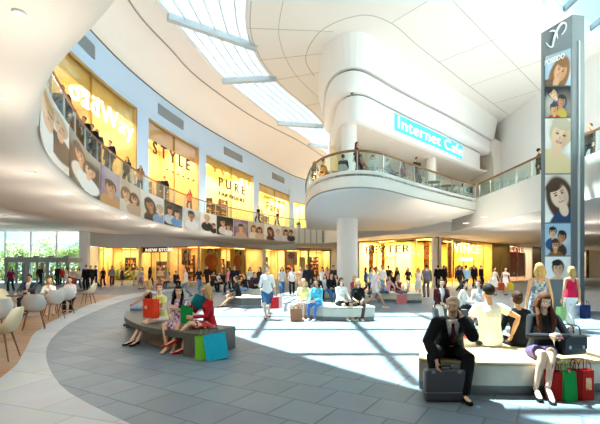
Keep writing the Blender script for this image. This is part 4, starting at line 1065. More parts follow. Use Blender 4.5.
        if kind in ('tank', 'dress'):
            for s in (-1, 1): mb.tube([ch + sxu * (s * .075) + up @ Vector((0, -.07, .02)), sh + sxu * (s * .075) + up @ Vector((0, 0, .035)), ch + sxu * (s * .075) + up @ Vector((0, .07, .02))], [(.03, .02)] * 3, side=sxu, n=8)
        else:
            mb.tube([sh, nb + up @ Vector((0, 0, -.012))], [(.15 if male else .125, .09), (.075, .07)], side=sxu, n=14, caps=(0, 0))
            for s in (-1, 1):
                shoulder(mb, s, d)
                if sl: arm(mb, s, d, t1=sl, flat=1, loose=.006 if jk else .003)
        if not male:
            for s in (-1, 1): mb.ball(ch + up @ Vector((s * .062, -.072, -.03)), (.052 + d, .05 + d, .052 + d), up, 10)
        if kind.startswith('dress'): skirt(mb, top[2] if len(top) > 2 else .9)
        if kind == 'coat': skirt(mb, .5, .04, .03)
        tm = fuse(mb, kind, vox, 1)
        inv = up.transposed()
        if jk and q != 'far':
            def v(c):
                c = inv @ (c - sp1); return c.y < -.02 and -.10 < c.z < .36 and abs(c.x) < .018 + max(0, (c.z + .06)) * .16
            cut(tm, v)
        if kind in ('tank', 'dress') and q != 'far':
            def v2(c):
                c = inv @ (c - sp1); return c.z > .2 and abs(c.x) < .045
            cut(tm, v2)
        parts.append((kind.split('_')[0] if kind != 'tee' else 'tshirt', tm, mt(c)))
    # --- hair ---------------------------------------------------------
    mb = MB(); st = hair[0]
    mb.ball(H(0, .02, .038), (.084, .098, .092), Rh, 18)
    down = Vector((0, 0, -1)); bk = Rh @ Vector((0, 1, 0))
    if st in ('long', 'bob', 'pony', 'bun', 'wavy'):
        mb.ball(H(0, .035, -.01), (.082, .078, .09), Rh, 14)
    if st in ('long', 'wavy', 'bob'):
        L = .16 if st == 'bob' else (.36 if st == 'wavy' else .31); wv = .018 if st == 'wavy' else 0
        for s in (-1, 0, 1):
            x0 = s * .06; tpt = H(x0, .045 if s else .075, 0)
            sidev = Rh @ Vector((s, 0, 0))
            pts = [tpt]
            for j in range(1, 5):
                f = j / 4; pt = tpt + down * L * f + sidev * (.02 * math.sin(f * 3) + wv * math.sin(f * 9 + s))
                back_need = (up @ Vector((0, 1, 0))) * (.05 * f if s == 0 else .02 * f)
                pts.append(pt + back_need)
            mb.tube(pts, [(.042, .04), (.045, .038), (.044, .032), (.038, .026), (.022, .016)], side=Rh @ Vector((1, 0, 0)), n=10)
        if st == 'wavy':
            for s in (-1, 1):
                mb.tube([H(s * .07, -.01, .02), H(s * .085, -.02, -.08), nb + sxu * s * .095 + up @ Vector((0, -.075, .01)), ch + sxu * s * .09 + up @ Vector((0, -.12, .0)), ch + sxu * s * .08 + up @ Vector((0, -.13, -.1))], [.026, .03, .034, .032, .014], n=8)
    if st == 'pony': mb.tube([H(0, .1, .03), H(0, .15, 0), H(0, .14, -.1), H(0, .12, -.18)], [.026, .034, .03, .012], n=8)
    if st == 'bun': mb.ball(H(0, .115, .05), .042, None, 10)
    if st == 'bald': mb = None
    if mb:
        hmh = fuse(mb, 'hair', min(vox, .013), 1); inv2 = Rh.transposed()
        def fr(c):
            c0 = inv2 @ (c - hc)
            if st == 'short': return (c0.z < .075 - max(0, c0.y + .06) * 2.2 and c0.z > -.2 and c0.y < .03) or c0.z < -.055
            return c0.y < -.035 and c0.z < .068 and c0.z > -.12 and abs(c0.x) < .062
        cut(hmh, fr)
        parts.append(('hair', hmh, hm))
    if shoe:
        for s in (-1, 1):
            mb = MB(); t = toe[s]; A_ = an[s]; sd = t.cross(Vector((0, 0, 1))); base = A_.z - .045 - .0
            mb.tube([A_ + t * -.045 + Vector((0, 0, -.045)), A_ + t * .05 + Vector((0, 0, -.05 - heel * .45)), A_ + t * .13 + Vector((0, 0, -.06 - heel * .95)), A_ + t * .19 + Vector((0, 0, -.064 - heel))],
                    [(.038, .032), (.041, .034), (.046, .027), (.032, .02)], side=sd, n=12)
            if heel > .02: mb.tube([A_ + t * -.05 + Vector((0, 0, -.05)), A_ + t * -.045 + Vector((0, 0, -.088 - heel))], [.018, .008], n=6, caps=(0, 0))
            elif not heel and male: mb.tube([A_ + Vector((0, 0, .01)), A_ + t * .01 + Vector((0, 0, -.03))], [.046, .044], n=10, caps=(0, 0))
            sm = mb.mesh('shoe', True)
            parts.append(('shoe', sm, mt(shoe)))
    T = thing('person', label, 'person', loc, rz, group)
    for nm, m_, mt_ in parts:
        m_.transform(Matrix.Scale(k, 4))
        if mt_ is not None: m_.materials.append(mt_)
        o = bpy.data.objects.new(nm, m_); COL.objects.link(o); o.parent = T
        for sl_ in o.material_slots: pass
    T['_k'] = k
    PJ[T.name] = {'wr': {s: T.matrix_basis @ (wr[s] * k) for s in (-1, 1)}, 'hc': T.matrix_basis @ (hc * k)}
    return T
PJ = {}
def clone(src, label, loc, rz, cols=None, s=1, group=None, skip=()):
    """a copy of a figure and of its clothes; cols = {part name: colour or material}"""
    T = src.copy(); COL.objects.link(T); T.location = loc; T.rotation_euler = (0, 0, rz); T.scale = (s, s, s); T['label'] = label
    if group: T['group'] = group
    for ch in list(src.children):
        nm = ch.name.split('.')[0]
        if nm in skip: continue
        c = ch.copy(); COL.objects.link(c); c.parent = T
        if cols and nm in cols:
            c.material_slots[0].link = 'OBJECT'; m = cols[nm]; c.material_slots[0].material = m if isinstance(m, bpy.types.Material) else (HAIR[m] if nm == 'hair' else SKIN[m] if nm == 'body' else fab(m))
    return T

# ---------------------------------------------------------------- bags
def carrier(label, loc, rz, w, h, d, colour, handle='cccccc', tilt=None, group=None, mark=None, cat='shopping bag', dark_side=None, printm=None):
    T = thing('shopping_bag', label, cat, loc, rz, group)
    m = fab(colour) if isinstance(colour, str) else colour
    b = MB(); t = .006; Rt = tilt
    def bx(c, dd, mm=None):
        b.add([(Rt @ Vector(v)) if Rt else v for v in MB().box(c, dd).V], [(0, 1, 3, 2), (4, 6, 7, 5), (0, 4, 5, 1), (2, 3, 7, 6), (0, 2, 6, 4), (1, 5, 7, 3)])
    bx((0, -d / 2, h / 2), (w, t, h)); bx((0, d / 2, h / 2), (w, t, h)); bx((-w / 2, 0, h / 2), (t, d, h)); bx((w / 2, 0, h / 2), (t, d, h)); bx((0, 0, t), (w, d, t))
    obj('bag_body', b, m, T)
    for y in (-d / 2, d / 2):
        pts = [Vector((-w * .22, y, h - .02)), Vector((-w * .2, y, h + .07)), Vector((0, y * .6, h + .12)), Vector((w * .2, y, h + .07)), Vector((w * .22, y, h - .02))]
        if Rt: pts = [Rt @ p for p in pts]
        obj('handle', MB().tube(spline([tuple(p) for p in pts], 4), .005, n=6), fab(handle), T, smooth=True)
    if mark:
        mb = MB(); mb.box((0, -d / 2 - t, h * .55), (w * .5, .003, h * .4))
        if Rt: mb.V = [tuple(Rt @ Vector(v)) for v in mb.V]
        obj('printed_panel', mb, mark if isinstance(mark, bpy.types.Material) else fab(mark), T)
    return T
V3 = Vector
TX = lambda a: Matrix.Rotation(a, 3, 'X')
# ---------------------------------------------------------------- foreground bench
def arcpts(pts, n=8): return spline(pts, n)
def bench(label, front, depth, m_top, m_side, h=.44, plinth=True, ends=None, side=1, m_base=None, group=None, topz=.05):
    """front = line of the front edge, left to right as seen; the bench lies to the left of travel (away from the camera)"""
    c = front[len(front) // 2]
    T_ = thing('bench', label, 'bench', (c[0], c[1], 0), 0, group)
    obj('seat', MB().sweep(front, [(.0, h - topz + .012), (.0, h - .012), (.012, h), (depth - .012, h), (depth, h - .012), (depth, h - topz)]), m_top, T_, world=True)
    obj('body', MB().sweep(front, [(.015, .13), (.015, h - topz), (depth - .015, h - topz), (depth - .015, .13)]), m_side, T_, world=True)
    obj('plinth', MB().sweep(front, [(.09, 0), (.09, .13), (depth - .09, .13), (depth - .09, 0)]), m_base or DSTEEL, T_, world=True)
    return T_
fb = arcpts([(1.58, 5.32), (2.15, 5.14), (3.0, 5.1), (4.2, 5.28), (5.4, 5.65), (6.6, 6.2)], 6)
bench('long pale curved bench in the foreground right, man in suit at its end', fb, 1.32, BENCHY, BENCHL)
SEAT = .44
# man in the dark suit on the phone
man = person('grey haired man in a black suit and tie, seated, phoning beside a briefcase', (2.0, 5.38, 0), -.12, 'near', 'm', 1.78, 'a', ('short', 'grey'), pose='sit',
    pel=(0, .03, .55), lean=.74, side=-.05, head=(-.35, .05, .05), feet={-1: (-.2, -.34, .09), 1: (.07, -.44, .09)}, knees={-1: (-.5, -1, .3), 1: (.15, -1, .4)}, toes={-1: (-.5, -1, 0), 1: (.15, -1, 0)},
    hands={-1: (-.26, -.48, .50), 1: 'ear'}, elbows={-1: (-.8, .3, .1), 1: (.45, -.5, -1)}, palm={-1: (0, -.35, -1), 1: (-.25, .5, 1)}, curl={-1: .5, 1: .9},
    top=('jacket', '16161a', 'f2f2f2', '5c1f24'), bottom=('trousers', '17171b'), shoe='0f0f11')
hcm, wrm = PJ[man.name]['hc'], PJ[man.name]['wr'][1]
ph = thing('mobile_phone', 'black mobile phone held to the ear of the seated man', 'phone', tuple(wrm + V3((-.015, .035, .03))), .3)
obj('case', MB().bevbox((0, 0, .03), (.018, .055, .12), .006, 0), BLACK, ph)
bc = thing('briefcase', 'grey hard briefcase standing on the floor before the seated man', 'briefcase', (1.78, 4.93, 0), .03)
obj('shell', MB().bevbox((0, 0, .2), (.5, .13, .38), .025), mat('briefcase_grey', '54535c', .4, var=.05), bc, smooth=True)
obj('seam', MB().box((0, -.0, .12), (.505, .134, .008)), STEEL, bc)
obj('handle', MB().tube([(-.08, 0, .385), (-.075, 0, .43), (.075, 0, .43), (.08, 0, .385)], .01, n=8), BLACK, bc, smooth=True)
for s in (-1, 1): obj('latch', MB().box((s * .16, -.066, .37), (.04, .01, .03)), STEEL, bc)
# woman with long auburn hair looking at her phone
wom = person('woman with long auburn hair and dark cardigan, seated, looking at a phone', (3.26, 5.40, 0), -.15, 'near', 'f', 1.70, 'c', ('wavy', 'auburn'), pose='sit',
    pel=(0, .03, .55), lean=.22, head=(.1, .38, 0), feet={-1: (-.24, -.42, .09), 1: (-.13, -.50, .13)}, knees={-1: (-.05, -1, .5), 1: (-.25, -1, .6)}, toes={-1: (-.1, -1, 0), 1: (-.05, -1, -.35)},
    hands={-1: (-.05, -.36, .80), 1: (.07, -.37, .80)}, elbows={-1: (-.7, .2, -.6), 1: (.7, .2, -.6)}, palm={-1: (.5, -1, .15), 1: (-.5, -1, .15)}, curl=.8,
    top=('cardigan', '26262c'), bottom=('skirt', '5d4a7a', .72), shoe='111111', heel=.06)
wr = PJ[wom.name]['wr']; mid = (wr[1] + wr[-1]) / 2
ph = thing('mobile_phone', 'small dark phone in both hands of the auburn haired woman', 'phone', (mid.x + .0, mid.y - .09, mid.z), -.2)
obj('case', MB().bevbox((0, 0, .01), (.065, .11, .012), .004, 0, tilt=TX(.5)), mat('phone_red', '6a2430', .3), ph)
hb = thing('handbag', 'black leather handbag on the lap of the auburn haired woman', 'handbag', (3.57, 5.28, .49), .18)
obj('bag_body', MB().bevbox((0, 0, .14), (.38, .16, .27), .04), BLACK, hb, smooth=True)
obj('flap', MB().bevbox((0, -.085, .17), (.34, .02, .17), .01), mat('leather_shine', '26262b', .3, var=.05), hb)
for y in (-.05, .05): obj('handle', MB().tube(spline([(-.1, y, .27), (-.08, y, .37), (0, y, .4), (.08, y, .37), (.1, y, .27)], 4), .009, n=6), BLACK, hb, smooth=True)
for s in (-.1, .1): obj('buckle', MB().box((s, -.1, .12), (.03, .008, .04)), STEEL, hb)
carrier('dark red shopping bag, leftmost at the feet of the auburn haired woman', (3.17, 5.0, 0), -.25, .17, .35, .12, 'b3201f', '7a1512')
carrier('green shopping bag leaning between the red bags at the bench', (3.31, 4.93, 0), .12, .16, .36, .1, '169544', '0d6b2e', tilt=TX(-.08))
carrier('dark red shopping bag directly right of the green one', (3.43, 5.0, 0), -.25, .13, .37, .1, '9c1b1c', '6a1210')
carrier('red shopping bag with an orange printed front, rightmost by the bench', (3.56, 5.0, 0), .2, .16, .37, .1, 'c0281f', '7a1512', mark=pattern('orange_print', ['e8955a', 'efb27c', 'd9703a', 'f3c79a'], 14))
# the couple seen from behind
person('man in a white T-shirt seated with his back turned, dark cropped hair', (2.92, 6.2, 0), PI, 'near', 'm', 1.80, 'b', ('short', 'black'), pose='sit', lean=.12, head=(.2, 0, 0),
    hands={-1: (-.31, .10, .62), 1: (.2, -.33, .66)}, elbows={-1: (-1, .3, .1), 1: (.6, .6, -.4)}, top=('tee', 'f4f1ea'), bottom=('jeans', '3f4a5c'), shoe='333333')
person('woman in a navy top seated with her back turned, brown hair pinned up', (3.38, 6.2, 0), PI, 'near', 'f', 1.66, 'b', ('bun', 'brown'), pose='sit', lean=.16, head=(-.15, .1, 0), top=('shirt', '14161f'), bottom=('trousers', '14161f'), shoe='222222')
carrier('white shopping bag with a pink printed front, behind the suited man', (2.52, 6.15, .44), .1, .3, .34, .12, 'f3eef0', 'c83a4a', mark=pattern('pink_print', ['d8344a', 'e86a7c', 'f3c6cc', 'c0283c'], 26))
# standing women behind the bench
dress = pattern('blue_grey_flowers', ['7f8fa3', 'c9d2da', '5b6b82', 'aab4c0', '8c97a6'], 26)
person('blond woman standing with her back turned in a blue grey patterned dress', (4.78, 8.0, 0), PI - .15, 'near', 'f', 1.72, 'b', ('bob', 'blond'), pose='stand', hands={-1: (-.27, -.02, .82), 1: (.27, .03, .82)}, top=('dress', dress, 1.35), shoe='c9b08a', heel=.04)
pk = person('blond woman in a crimson top and white trousers carrying bags, seen from behind', (6.98, 10.3, 0), PI + .1, 'near', 'f', 1.68, 'b', ('bob', 'blond'), pose='walk', feet={-1: (-.09, -.05, .09), 1: (.09, .16, .11)}, hands={-1: (-.27, 0, .80), 1: (.27, 0, .80)}, top=('tank', 'd3214a'), bottom=('trousers', 'f3f1ee'), shoe='d9c4b0')
w_ = PJ[pk.name]['wr']
carrier('pale green bag carried by the woman in the crimson top', (w_[1].x - .02, w_[1].y, w_[1].z - .55), .5, .26, .36, .12, 'a5d48a', '7aa860')
carrier('navy blue bag carried by the woman in the crimson top', (w_[-1].x + .12, w_[-1].y - .02, w_[-1].z - .5), .5, .26, .34, .12, '1d2a5c', '10183a')
carrier('white bag in the right hand of the woman in the crimson top', (w_[-1].x - .02, w_[-1].y + .14, w_[-1].z - .52), .2, .24, .36, .12, 'eef1f3', 'c0c4c8')
# three seated behind the white T-shirt
b2 = bench('dark low bench behind the suited man, women talking on it', [(3.9, 11.6), (5.0, 11.3), (5.9, 11.3), (6.2, 11.35)], 1.1, BENCHD, BENCHD)
person('dark haired woman in a maroon jacket over white, seated left on the dark low bench', (4.15, 11.75, 0), -.05, 'mid', 'f', 1.68, 'a', ('long', 'dark'), pose='sit', top=('jacket', '4a1f28', 'f5f2ee'), bottom=('trousers', 'd8cfc2'), shoe='2a2020', lean=.15)
person('black haired woman in white, seated in the middle of the dark low bench', (4.75, 11.7, 0), 1.0, 'mid', 'f', 1.66, 'a', ('long', 'black'), pose='sit', top=('shirt', 'e9e6df'), bottom=('trousers', '2a2a30'), lean=.2)
person('brown haired woman in a pale blue dress seated right, facing the black haired one', (5.25, 11.7, 0), -.9, 'mid', 'f', 1.66, 'c', ('long', 'auburn'), pose='sit', top=('dress_sleeve', 'a9bdd0', .95), lean=.25, head=(0, 0, 0), shoe='8a7a6a', hands={-1: (-.05, -.3, .9), 1: (.05, -.3, .9)})
# ---------------------------------------------------------------- charcoal bench with the three friends
cb = [(-4.85, 11.2), (-4.25, 9.7), (-3.35, 8.35), (-2.5, 7.62), (-1.8, 7.22)]
cbs = resamp(spline(cb, 6), 26)
Tb = thing('bench', 'charcoal curved bench with solid block ends, three friends sitting on it', 'bench', (-3.3, 8.6, 0))
dp = 1.05
obj('seat', MB().sweep(cbs, [(0, .33), (0, .44), (dp, .44), (dp, .33)]), BENCHD, Tb, world=True)
obj('end_block', MB().sweep(cbs[:3], [(.004, 0), (.004, .33), (dp - .004, .33), (dp - .004, 0)]), BENCHD, Tb, world=True)
obj('end_block', MB().sweep(cbs[-3:], [(.004, 0), (.004, .33), (dp - .004, .33), (dp - .004, 0)]), BENCHD, Tb, world=True)
obj('inner_panel', MB().sweep(cbs[2:-2], [(.28, .0), (.28, .33), (.4, .33), (.4, 0)]), mat('lit_timber_panel', 'a8906a', .5, var=.15), Tb, world=True)
g1 = person('red haired woman in a lime yellow top, seated, orange bag on her lap', (-3.14, 8.95, 0), -.55, 'near', 'f', 1.68, 'c', ('bun', 'red'), pose='sit', lean=.1, head=(.9, .1, 0),
    feet={-1: (-.1, -.66, .09), 1: (.03, -.62, .09)}, knees={-1: (0, -1, .6), 1: (0, -1, .6)}, toes={-1: (-.3, -1, 0), 1: (.1, -1, 0)}, hands={-1: (-.16, -.33, .80), 1: (.13, -.33, .80)}, top=('tee', 'dfe08a'), bottom=('skirt', 'e9ded0', .55), shoe='16130f', heel=.03)
carrier('orange red shopping bag held on the lap of the lime top woman', (-3.2, 8.6, .56), -.6, .36, .40, .14, 'e8482a', 'b8321a')
flo = pattern('pink_purple_flowers', ['b58ac0', 'f2e6ee', '6a4a78', 'e6a8c4', 'd9c6e6'], 34)
g2 = person('black haired woman in a pink and purple flowered dress, middle of the three friends', (-2.44, 8.1, 0), -.15, 'near', 'f', 1.66, 'a', ('wavy', 'black'), pose='sit', lean=.2, head=(.55, .12, 0),
    feet={-1: (-.08, -.42, .09), 1: (.06, -.36, .09)}, hands={-1: (-.05, -.30, .70), 1: (.12, -.40, .90)}, top=('dress_sleeve', flo, .9), shoe='d9cfc4', heel=.03)
carrier('green shopping bag held upright by the woman in the flowered dress', (-2.2, 7.76, .56), .3, .22, .34, .1, '148a44', '0c5f2c')
g3_ = person('blond woman in a red cardigan and red patterned skirt with crossed legs', (-1.83, 7.9, 0), -.95, 'near', 'f', 1.68, 'a', ('long', 'blond'), pose='sit', lean=.12, head=(-.35, .1, 0),
    feet={-1: (-.03, -.5, .09), 1: (-.1, -.66, .26)}, knees={-1: (-.1, -1, .5), 1: (-.1, -1, .9)}, toes={-1: (-.1, -1, 0), 1: (-.2, -1, -.2)}, hands={-1: (-.02, -.36, .96), 1: (.04, -.32, .72)}, top=('cardigan', 'b8202f'), bottom=('skirt', pattern('red_white_print', ['c83a3a', 'f0dcd4', 'd96a5a', 'b02a2a'], 26), .8), shoe='c01f30', heel=.03)
carrier('teal shopping bag lifted between the flowered dress and red cardigan women', (-2.06, 7.84, .86), .4, .22, .26, .08, '17808a', '0f5a62', tilt=TX(.4) @ Matrix.Rotation(.4, 3, 'Y'))
carrier('bright cyan shopping bag leaning at the right end of the charcoal bench', (-1.47, 7.13, 0), .3, .38, .46, .12, '1fb4dc', '1487a8', tilt=TX(-.18) @ Matrix.Rotation(-.12, 3, 'Y'))
carrier('lime green shopping bag leaning between the cyan bag and the bench end', (-1.73, 7.1, 0), .35, .24, .42, .1, '7cc83a', '5a9a26', tilt=TX(-.16))
person('woman in a black top and pale jeans seated at the back of the charcoal bench', (-4.35, 11.35, 0), -1.4, 'mid', 'f', 1.66, 'a', ('bob', 'blond'), pose='sit', top=('tank', '17171b'), bottom=('jeans', '86a6cf'), shoe='2a2a2a', pel=(0, .05, .54))
# ---------------------------------------------------------------- middle distance
wk = person('woman in a white top and blue denim skirt walking with red bags', (-1.05, 12.75, 0), .15, 'near', 'f', 1.70, 'a', ('bun', 'dark'), pose='walk', feet={-1: (-.06, -.12, .1), 1: (.06, .14, .13)}, top=('blouse', 'f6f4f2'), bottom=('skirt', '3f6f9f', 1.05), shoe='4a2020', heel=.04)
w_ = PJ[wk.name]['wr'][1]
carrier('red shopping bag in the hand of the woman in the denim skirt', (w_.x + .0, w_.y, w_.z - .52), .4, .28, .36, .12, 'd8343c', '9a1c22')
carrier('white and pink shopping bag behind the red one beside the denim skirt', (w_.x + .09, w_.y + .05, w_.z - .5), -.2, .26, .34, .12, 'f3dcdc', 'c0404a')
bench('small charcoal bench block left of the woman in the denim skirt', [(-3.2, 17.1), (-2.35, 15.9), (-1.55, 16.0)], 1.1, BENCHL, BENCHD)
person('woman in black with tan bare legs seated on the small charcoal bench, in profile', (-2.6, 16.6, 0), -1.15, 'mid', 'f', 1.68, 'b', ('bun', 'brown'), pose='sit', lean=.25, top=('shirt', '18181c'), bottom=('skirt', '1c1c20', .6), shoe='1c1c20', feet={-1: (-.06, -.5, .09), 1: (.06, -.7, .1)})
bench('pale stone bench in the sun in front of the round column', [(-.35, 13.0), (.7, 12.25), (1.6, 12.1), (2.3, 12.25)], 1.35, BENCHL, BENCHL)
person('woman in a pale yellow top seated at the left of the pale stone bench', (.12, 12.85, 0), -.25, 'mid', 'f', 1.66, 'a', ('bob', 'blond'), pose='sit', lean=.2, top=('tee', 'f0e6a0'), bottom=('skirt', 'efe4dc', .9), shoe='b89a80')
person('woman in turquoise and blue jeans seated next to the yellow top', (.55, 12.6, 0), -.5, 'mid', 'f', 1.66, 'b', ('bob', 'brown'), pose='sit', lean=.25, top=('shirt', '5cc3e0'), bottom=('jeans', '4a78b8'), shoe='e8e8e8')
carrier('brown paper bag standing by the feet of the yellow top woman', (-.12, 12.2, 0), .1, .34, .36, .2, 'a9775a', '6a4630')
person('auburn haired woman in a white blouse and black skirt on the pale stone bench', (1.3, 12.6, 0), .45, 'mid', 'f', 1.70, 'c', ('long', 'auburn'), pose='sit', lean=.1, top=('shirt', 'f7f6f4'), bottom=('skirt', '17171a', .85), shoe='f0e8e0', feet={-1: (-.05, -.45, .09), 1: (.08, -.5, .09)})
person('blond woman in a black top and brown trousers right on the pale stone bench', (1.82, 12.6, 0), .0, 'mid', 'f', 1.66, 'a', ('long', 'blond'), pose='sit', lean=.15, top=('blouse', '1b1b1f'), bottom=('trousers', '5b4642'), shoe='efe6dc', feet={-1: (-.07, -.4, .09), 1: (.07, -.4, .09)})
person('woman in pale pink with bare legs walking right past the round column', (2.95, 15.8, 0), 1.25, 'mid', 'f', 1.68, 'b', ('bun', 'red'), pose='walk', lean=.12, feet={-1: (-.05, -.42, .1), 1: (.05, .4, .2)}, top=('shirt', 'f4dfe2'), bottom=('shorts', 'f3efec'), shoe='e8d8c8')
bench('white stone bench right of the round column with a lounging woman', [(3.7, 19.2), (4.9, 18.3), (5.6, 18.3)], 1.2, BENCHL, BENCHL)
person('blond woman in a dark red top seated right on the white stone bench', (4.65, 18.75, 0), .35, 'mid', 'f', 1.66, 'c', ('bob', 'blond'), pose='sit', top=('tank', '8f2430'), bottom=('jeans', '5a7898'), shoe='222222')
carrier('pink shopping bag standing before the woman in the dark red top', (4.55, 17.9, 0), .1, .4, .42, .16, 'e88a90', 'b85a60')
person('woman in a pink top and jeans leaning back on the white stone bench', (4.1, 19.0, 0), -1.3, 'mid', 'f', 1.66, 'a', ('long', 'brown'), pose='sit', lean=-.35, top=('shirt', 'f2b8c0'), bottom=('jeans', '3f6aa0'), shoe='e8e8e8', feet={-1: (-.08, -.7, .2), 1: (.08, -.7, .2)}, hands={-1: (-.28, .3, .5), 1: (.28, .3, .5)})
person('woman in a white T-shirt seated with her back turned left of the lounging woman', (3.75, 19.4, 0), 2.4, 'mid', 'f', 1.66, 'b', ('bun', 'dark'), pose='sit', top=('tee', 'f4f2ee'), bottom=('trousers', '1c1c1f'), shoe='222222')
# ================================================================ cafe furniture, left
def shell_chair(label, loc, rz, m=SHELLM, group='moulded shell chairs in the cafe', proto=[]):
    if not proto:
        prof = [(-.23, .435), (-.19, .45), (-.1, .435), (.02, .42), (.12, .43), (.19, .49), (.235, .58), (.265, .68), (.285, .78), (.29, .82)]
        hw = [.19, .215, .23, .24, .245, .245, .24, .22, .18, .12]; lift = [.01, .02, .045, .10, .16, .15, .09, .04, .015, 0]; fw = [0, 0, 0, 0, .0, .03, .06, .07, .05, .02]
        top = []; bot = []
        for (y, z), w_, l_, f_ in zip(prof, hw, lift, fw):
            ra, rb = [], []
            for k in range(13):
                u = -1 + k / 6; e = abs(u) ** 3
                x = w_ * u; yy = y - f_ * e - .02 * e; zz = z + l_ * e
                ra.append((x, yy, zz)); rb.append((x * .985, yy + .008, zz - .012))
            top.append(ra); bot.append(rb)
        mb = MB(); loops = [a + b[::-1] for a, b in zip(top, bot)]; mb.loft(loops, closed=True); k = len(loops[0])
        mb.add(loops[0], [tuple(range(k))]); mb.add(loops[-1], [tuple(range(k))])
        lg = [MB().tube([(sx_ * .13, sy_ * .11 - .02, .41), (sx_ * .22, sy_ * .2 - .02, 0)], [.016, .010], n=8, caps=(0, 0)).mesh('leg', True) for sx_ in (-1, 1) for sy_ in (-1, 1)]
        br = MB(); 
        for a, b in (((-.16, -.16, .28), (.16, .12, .28)), ((.16, -.16, .28), (-.16, .12, .28)), ((-.13, -.13, .4), (.13, .09, .4)), ((.13, -.13, .4), (-.13, .09, .4))): br.tube([a, b], .005, n=5)
        for l_ in lg: l_.materials.append(LEGW)
        b_ = br.mesh('brace'); b_.materials.append(DSTEEL); proto += [mb.mesh('shell', True), lg, b_]
        proto[0].materials.append(SHELLM)
    T_ = thing('shell_chair', label, 'chair', loc, rz, group); T_.scale = (1.12, 1.12, 1.14) if not loc[2] > 1 and 'under the' not in label else (1, 1, 1)
    for nm, me in [('shell', proto[0])] + [('leg', l_) for l_ in proto[1]] + [('brace', proto[2])]:
        o = bpy.data.objects.new(nm, me); COL.objects.link(o); o.parent = T_
        if nm == 'shell' and m is not SHELLM: o.material_slots[0].link = 'OBJECT'; o.material_slots[0].material = m
    return T_
def table(label, loc, r=.38, h=.74, m=DARKW):
    T_ = thing('cafe_table', label, 'table', loc, 0, 'round cafe tables')
    obj('table_top', MB().lathe((0, 0, h - .03), [(r - .01, 0), (r, .006), (r, .024), (r - .01, .03)], 28), m, T_)
    obj('post', MB().tube([(0, 0, .02), (0, 0, h - .03)], .032, n=12, caps=(0, 0)), m, T_, smooth=True)
    obj('base', MB().lathe((0, 0, 0), [(.24, 0), (.24, .012), (.05, .03)], 24), DSTEEL, T_)
    return T_
FZ = .008
shell_chair('cream shell chair cut by the left edge of the picture, nearest of the cafe', (-5.3, 7.1, FZ), -1.3)
shell_chair('white shell chair directly behind the nearest cream one at the picture edge', (-6.9, 9.1, FZ), -2.1, SHELLW)
shell_chair('white shell chair with its back turned beside the seated man in grey', (-7.05, 10.6, FZ), -2.6, SHELLW)
shell_chair('white shell chair with its back turned, second in the row along the kerb', (-7.75, 12.6, FZ), -2.2, SHELLW)
shell_chair('white shell chair near the tall table leg, third in the row along the kerb', (-8.3, 14.2, FZ), -2.6, SHELLW)
shell_chair('cream shell chair facing left at the far end of the row', (-9.45, 17.9, FZ), -1.45)
shell_chair('cream shell chair on the left edge behind the near table', (-9.6, 13.0, FZ), 1.3)
table('dark round cafe table with white cups before the seated couple', (-9.0, 13.0, FZ), .45)
table('dark round cafe table between the shell chairs further along the kerb', (-8.9, 15.6, FZ), .38)
table('pale round cafe table at the left edge of the picture', (-8.6, 11.2, FZ), .42, m=SHELLM)
for i, (x, y) in enumerate(((-9.15, 12.85), (-8.85, 13.05))):
    T_ = thing('cup', ['white cup on the dark cafe table before the man', 'white cup on the dark cafe table nearer the woman'][i], 'cup', (x, y, .74 + FZ))
    obj('bowl', MB().lathe((0, 0, .008), [(.022, 0), (.036, .03), (.04, .065), (.034, .062), (.02, .01)], 16), SHELLW, T_); obj('saucer', MB().lathe((0, 0, 0), [(.04, 0), (.07, .008), (.02, .009)], 16), SHELLW, T_)
man2 = person('dark haired man in a grey suit jacket seated at the cafe table', (-9.7, 14.3, FZ), .25, 'mid', 'm', 1.78, 'b', ('short', 'dark'), pose='sit', top=('jacket', '3d4450', 'e8e6e2', None), bottom=('trousers', '2c3038'), shoe='1a1a1a', hands={-1: (-.14, -.42, .80), 1: (.12, -.42, .80)})
shell_chair('cream shell chair under the seated man in the grey jacket', (-9.72, 14.35, FZ), .25)
person('blond woman in white seated at the cafe table opposite the grey suited man', (-8.75, 13.95, FZ), .6, 'mid', 'f', 1.66, 'a', ('bob', 'blond'), pose='sit', lean=.25, top=('shirt', 'f6f4f0'), bottom=('skirt', '2a2a2e', .8), shoe='d98a4a', hands={-1: (-.14, -.42, .80), 1: (.02, -.4, .95)})
shell_chair('cream shell chair under the blond woman in white', (-8.77, 14.0, FZ), .6)
person('dark haired person in pale pink leaning over the table beside the blond woman', (-8.55, 14.9, FZ), .3, 'far', 'f', 1.68, 'a', ('short', 'dark'), pose='sit', lean=.3, top=('shirt', 'f0dcdc'), bottom=('trousers', '2a2a2e'), shoe='222222')

# ================================================================ crowd: six figures and their copies
kw = dict(q='far')
tp = {}
tp['walkF'] = person('', (0, 0, 0), 0, 'far', 'f', 1.66, 'a', ('long', 'brown'), pose='walk', top=('blouse', 'f0f0f0'), bottom=('trousers', '2a2a2e'), shoe='222222')
tp['dressF'] = person('', (0, 0, 0), 0, 'far', 'f', 1.66, 'a', ('bob', 'blond'), pose='walk', feet={-1: (-.08, -.1, .09), 1: (.08, .12, .1)}, top=('tank', 'f0f0f0'), bottom=('skirt', 'f0f0f0', .9), shoe='222222')
tp['standM'] = person('', (0, 0, 0), 0, 'far', 'm', 1.78, 'b', ('short', 'dark'), pose='stand', top=('jacket', '26262c', 'f0f0f0', None), bottom=('trousers', '26262c'), shoe='151515')
tp['walkM'] = person('', (0, 0, 0), 0, 'far', 'm', 1.78, 'b', ('short', 'dark'), pose='walk', top=('shirt', '26262c'), bottom=('trousers', '26262c'), shoe='151515')
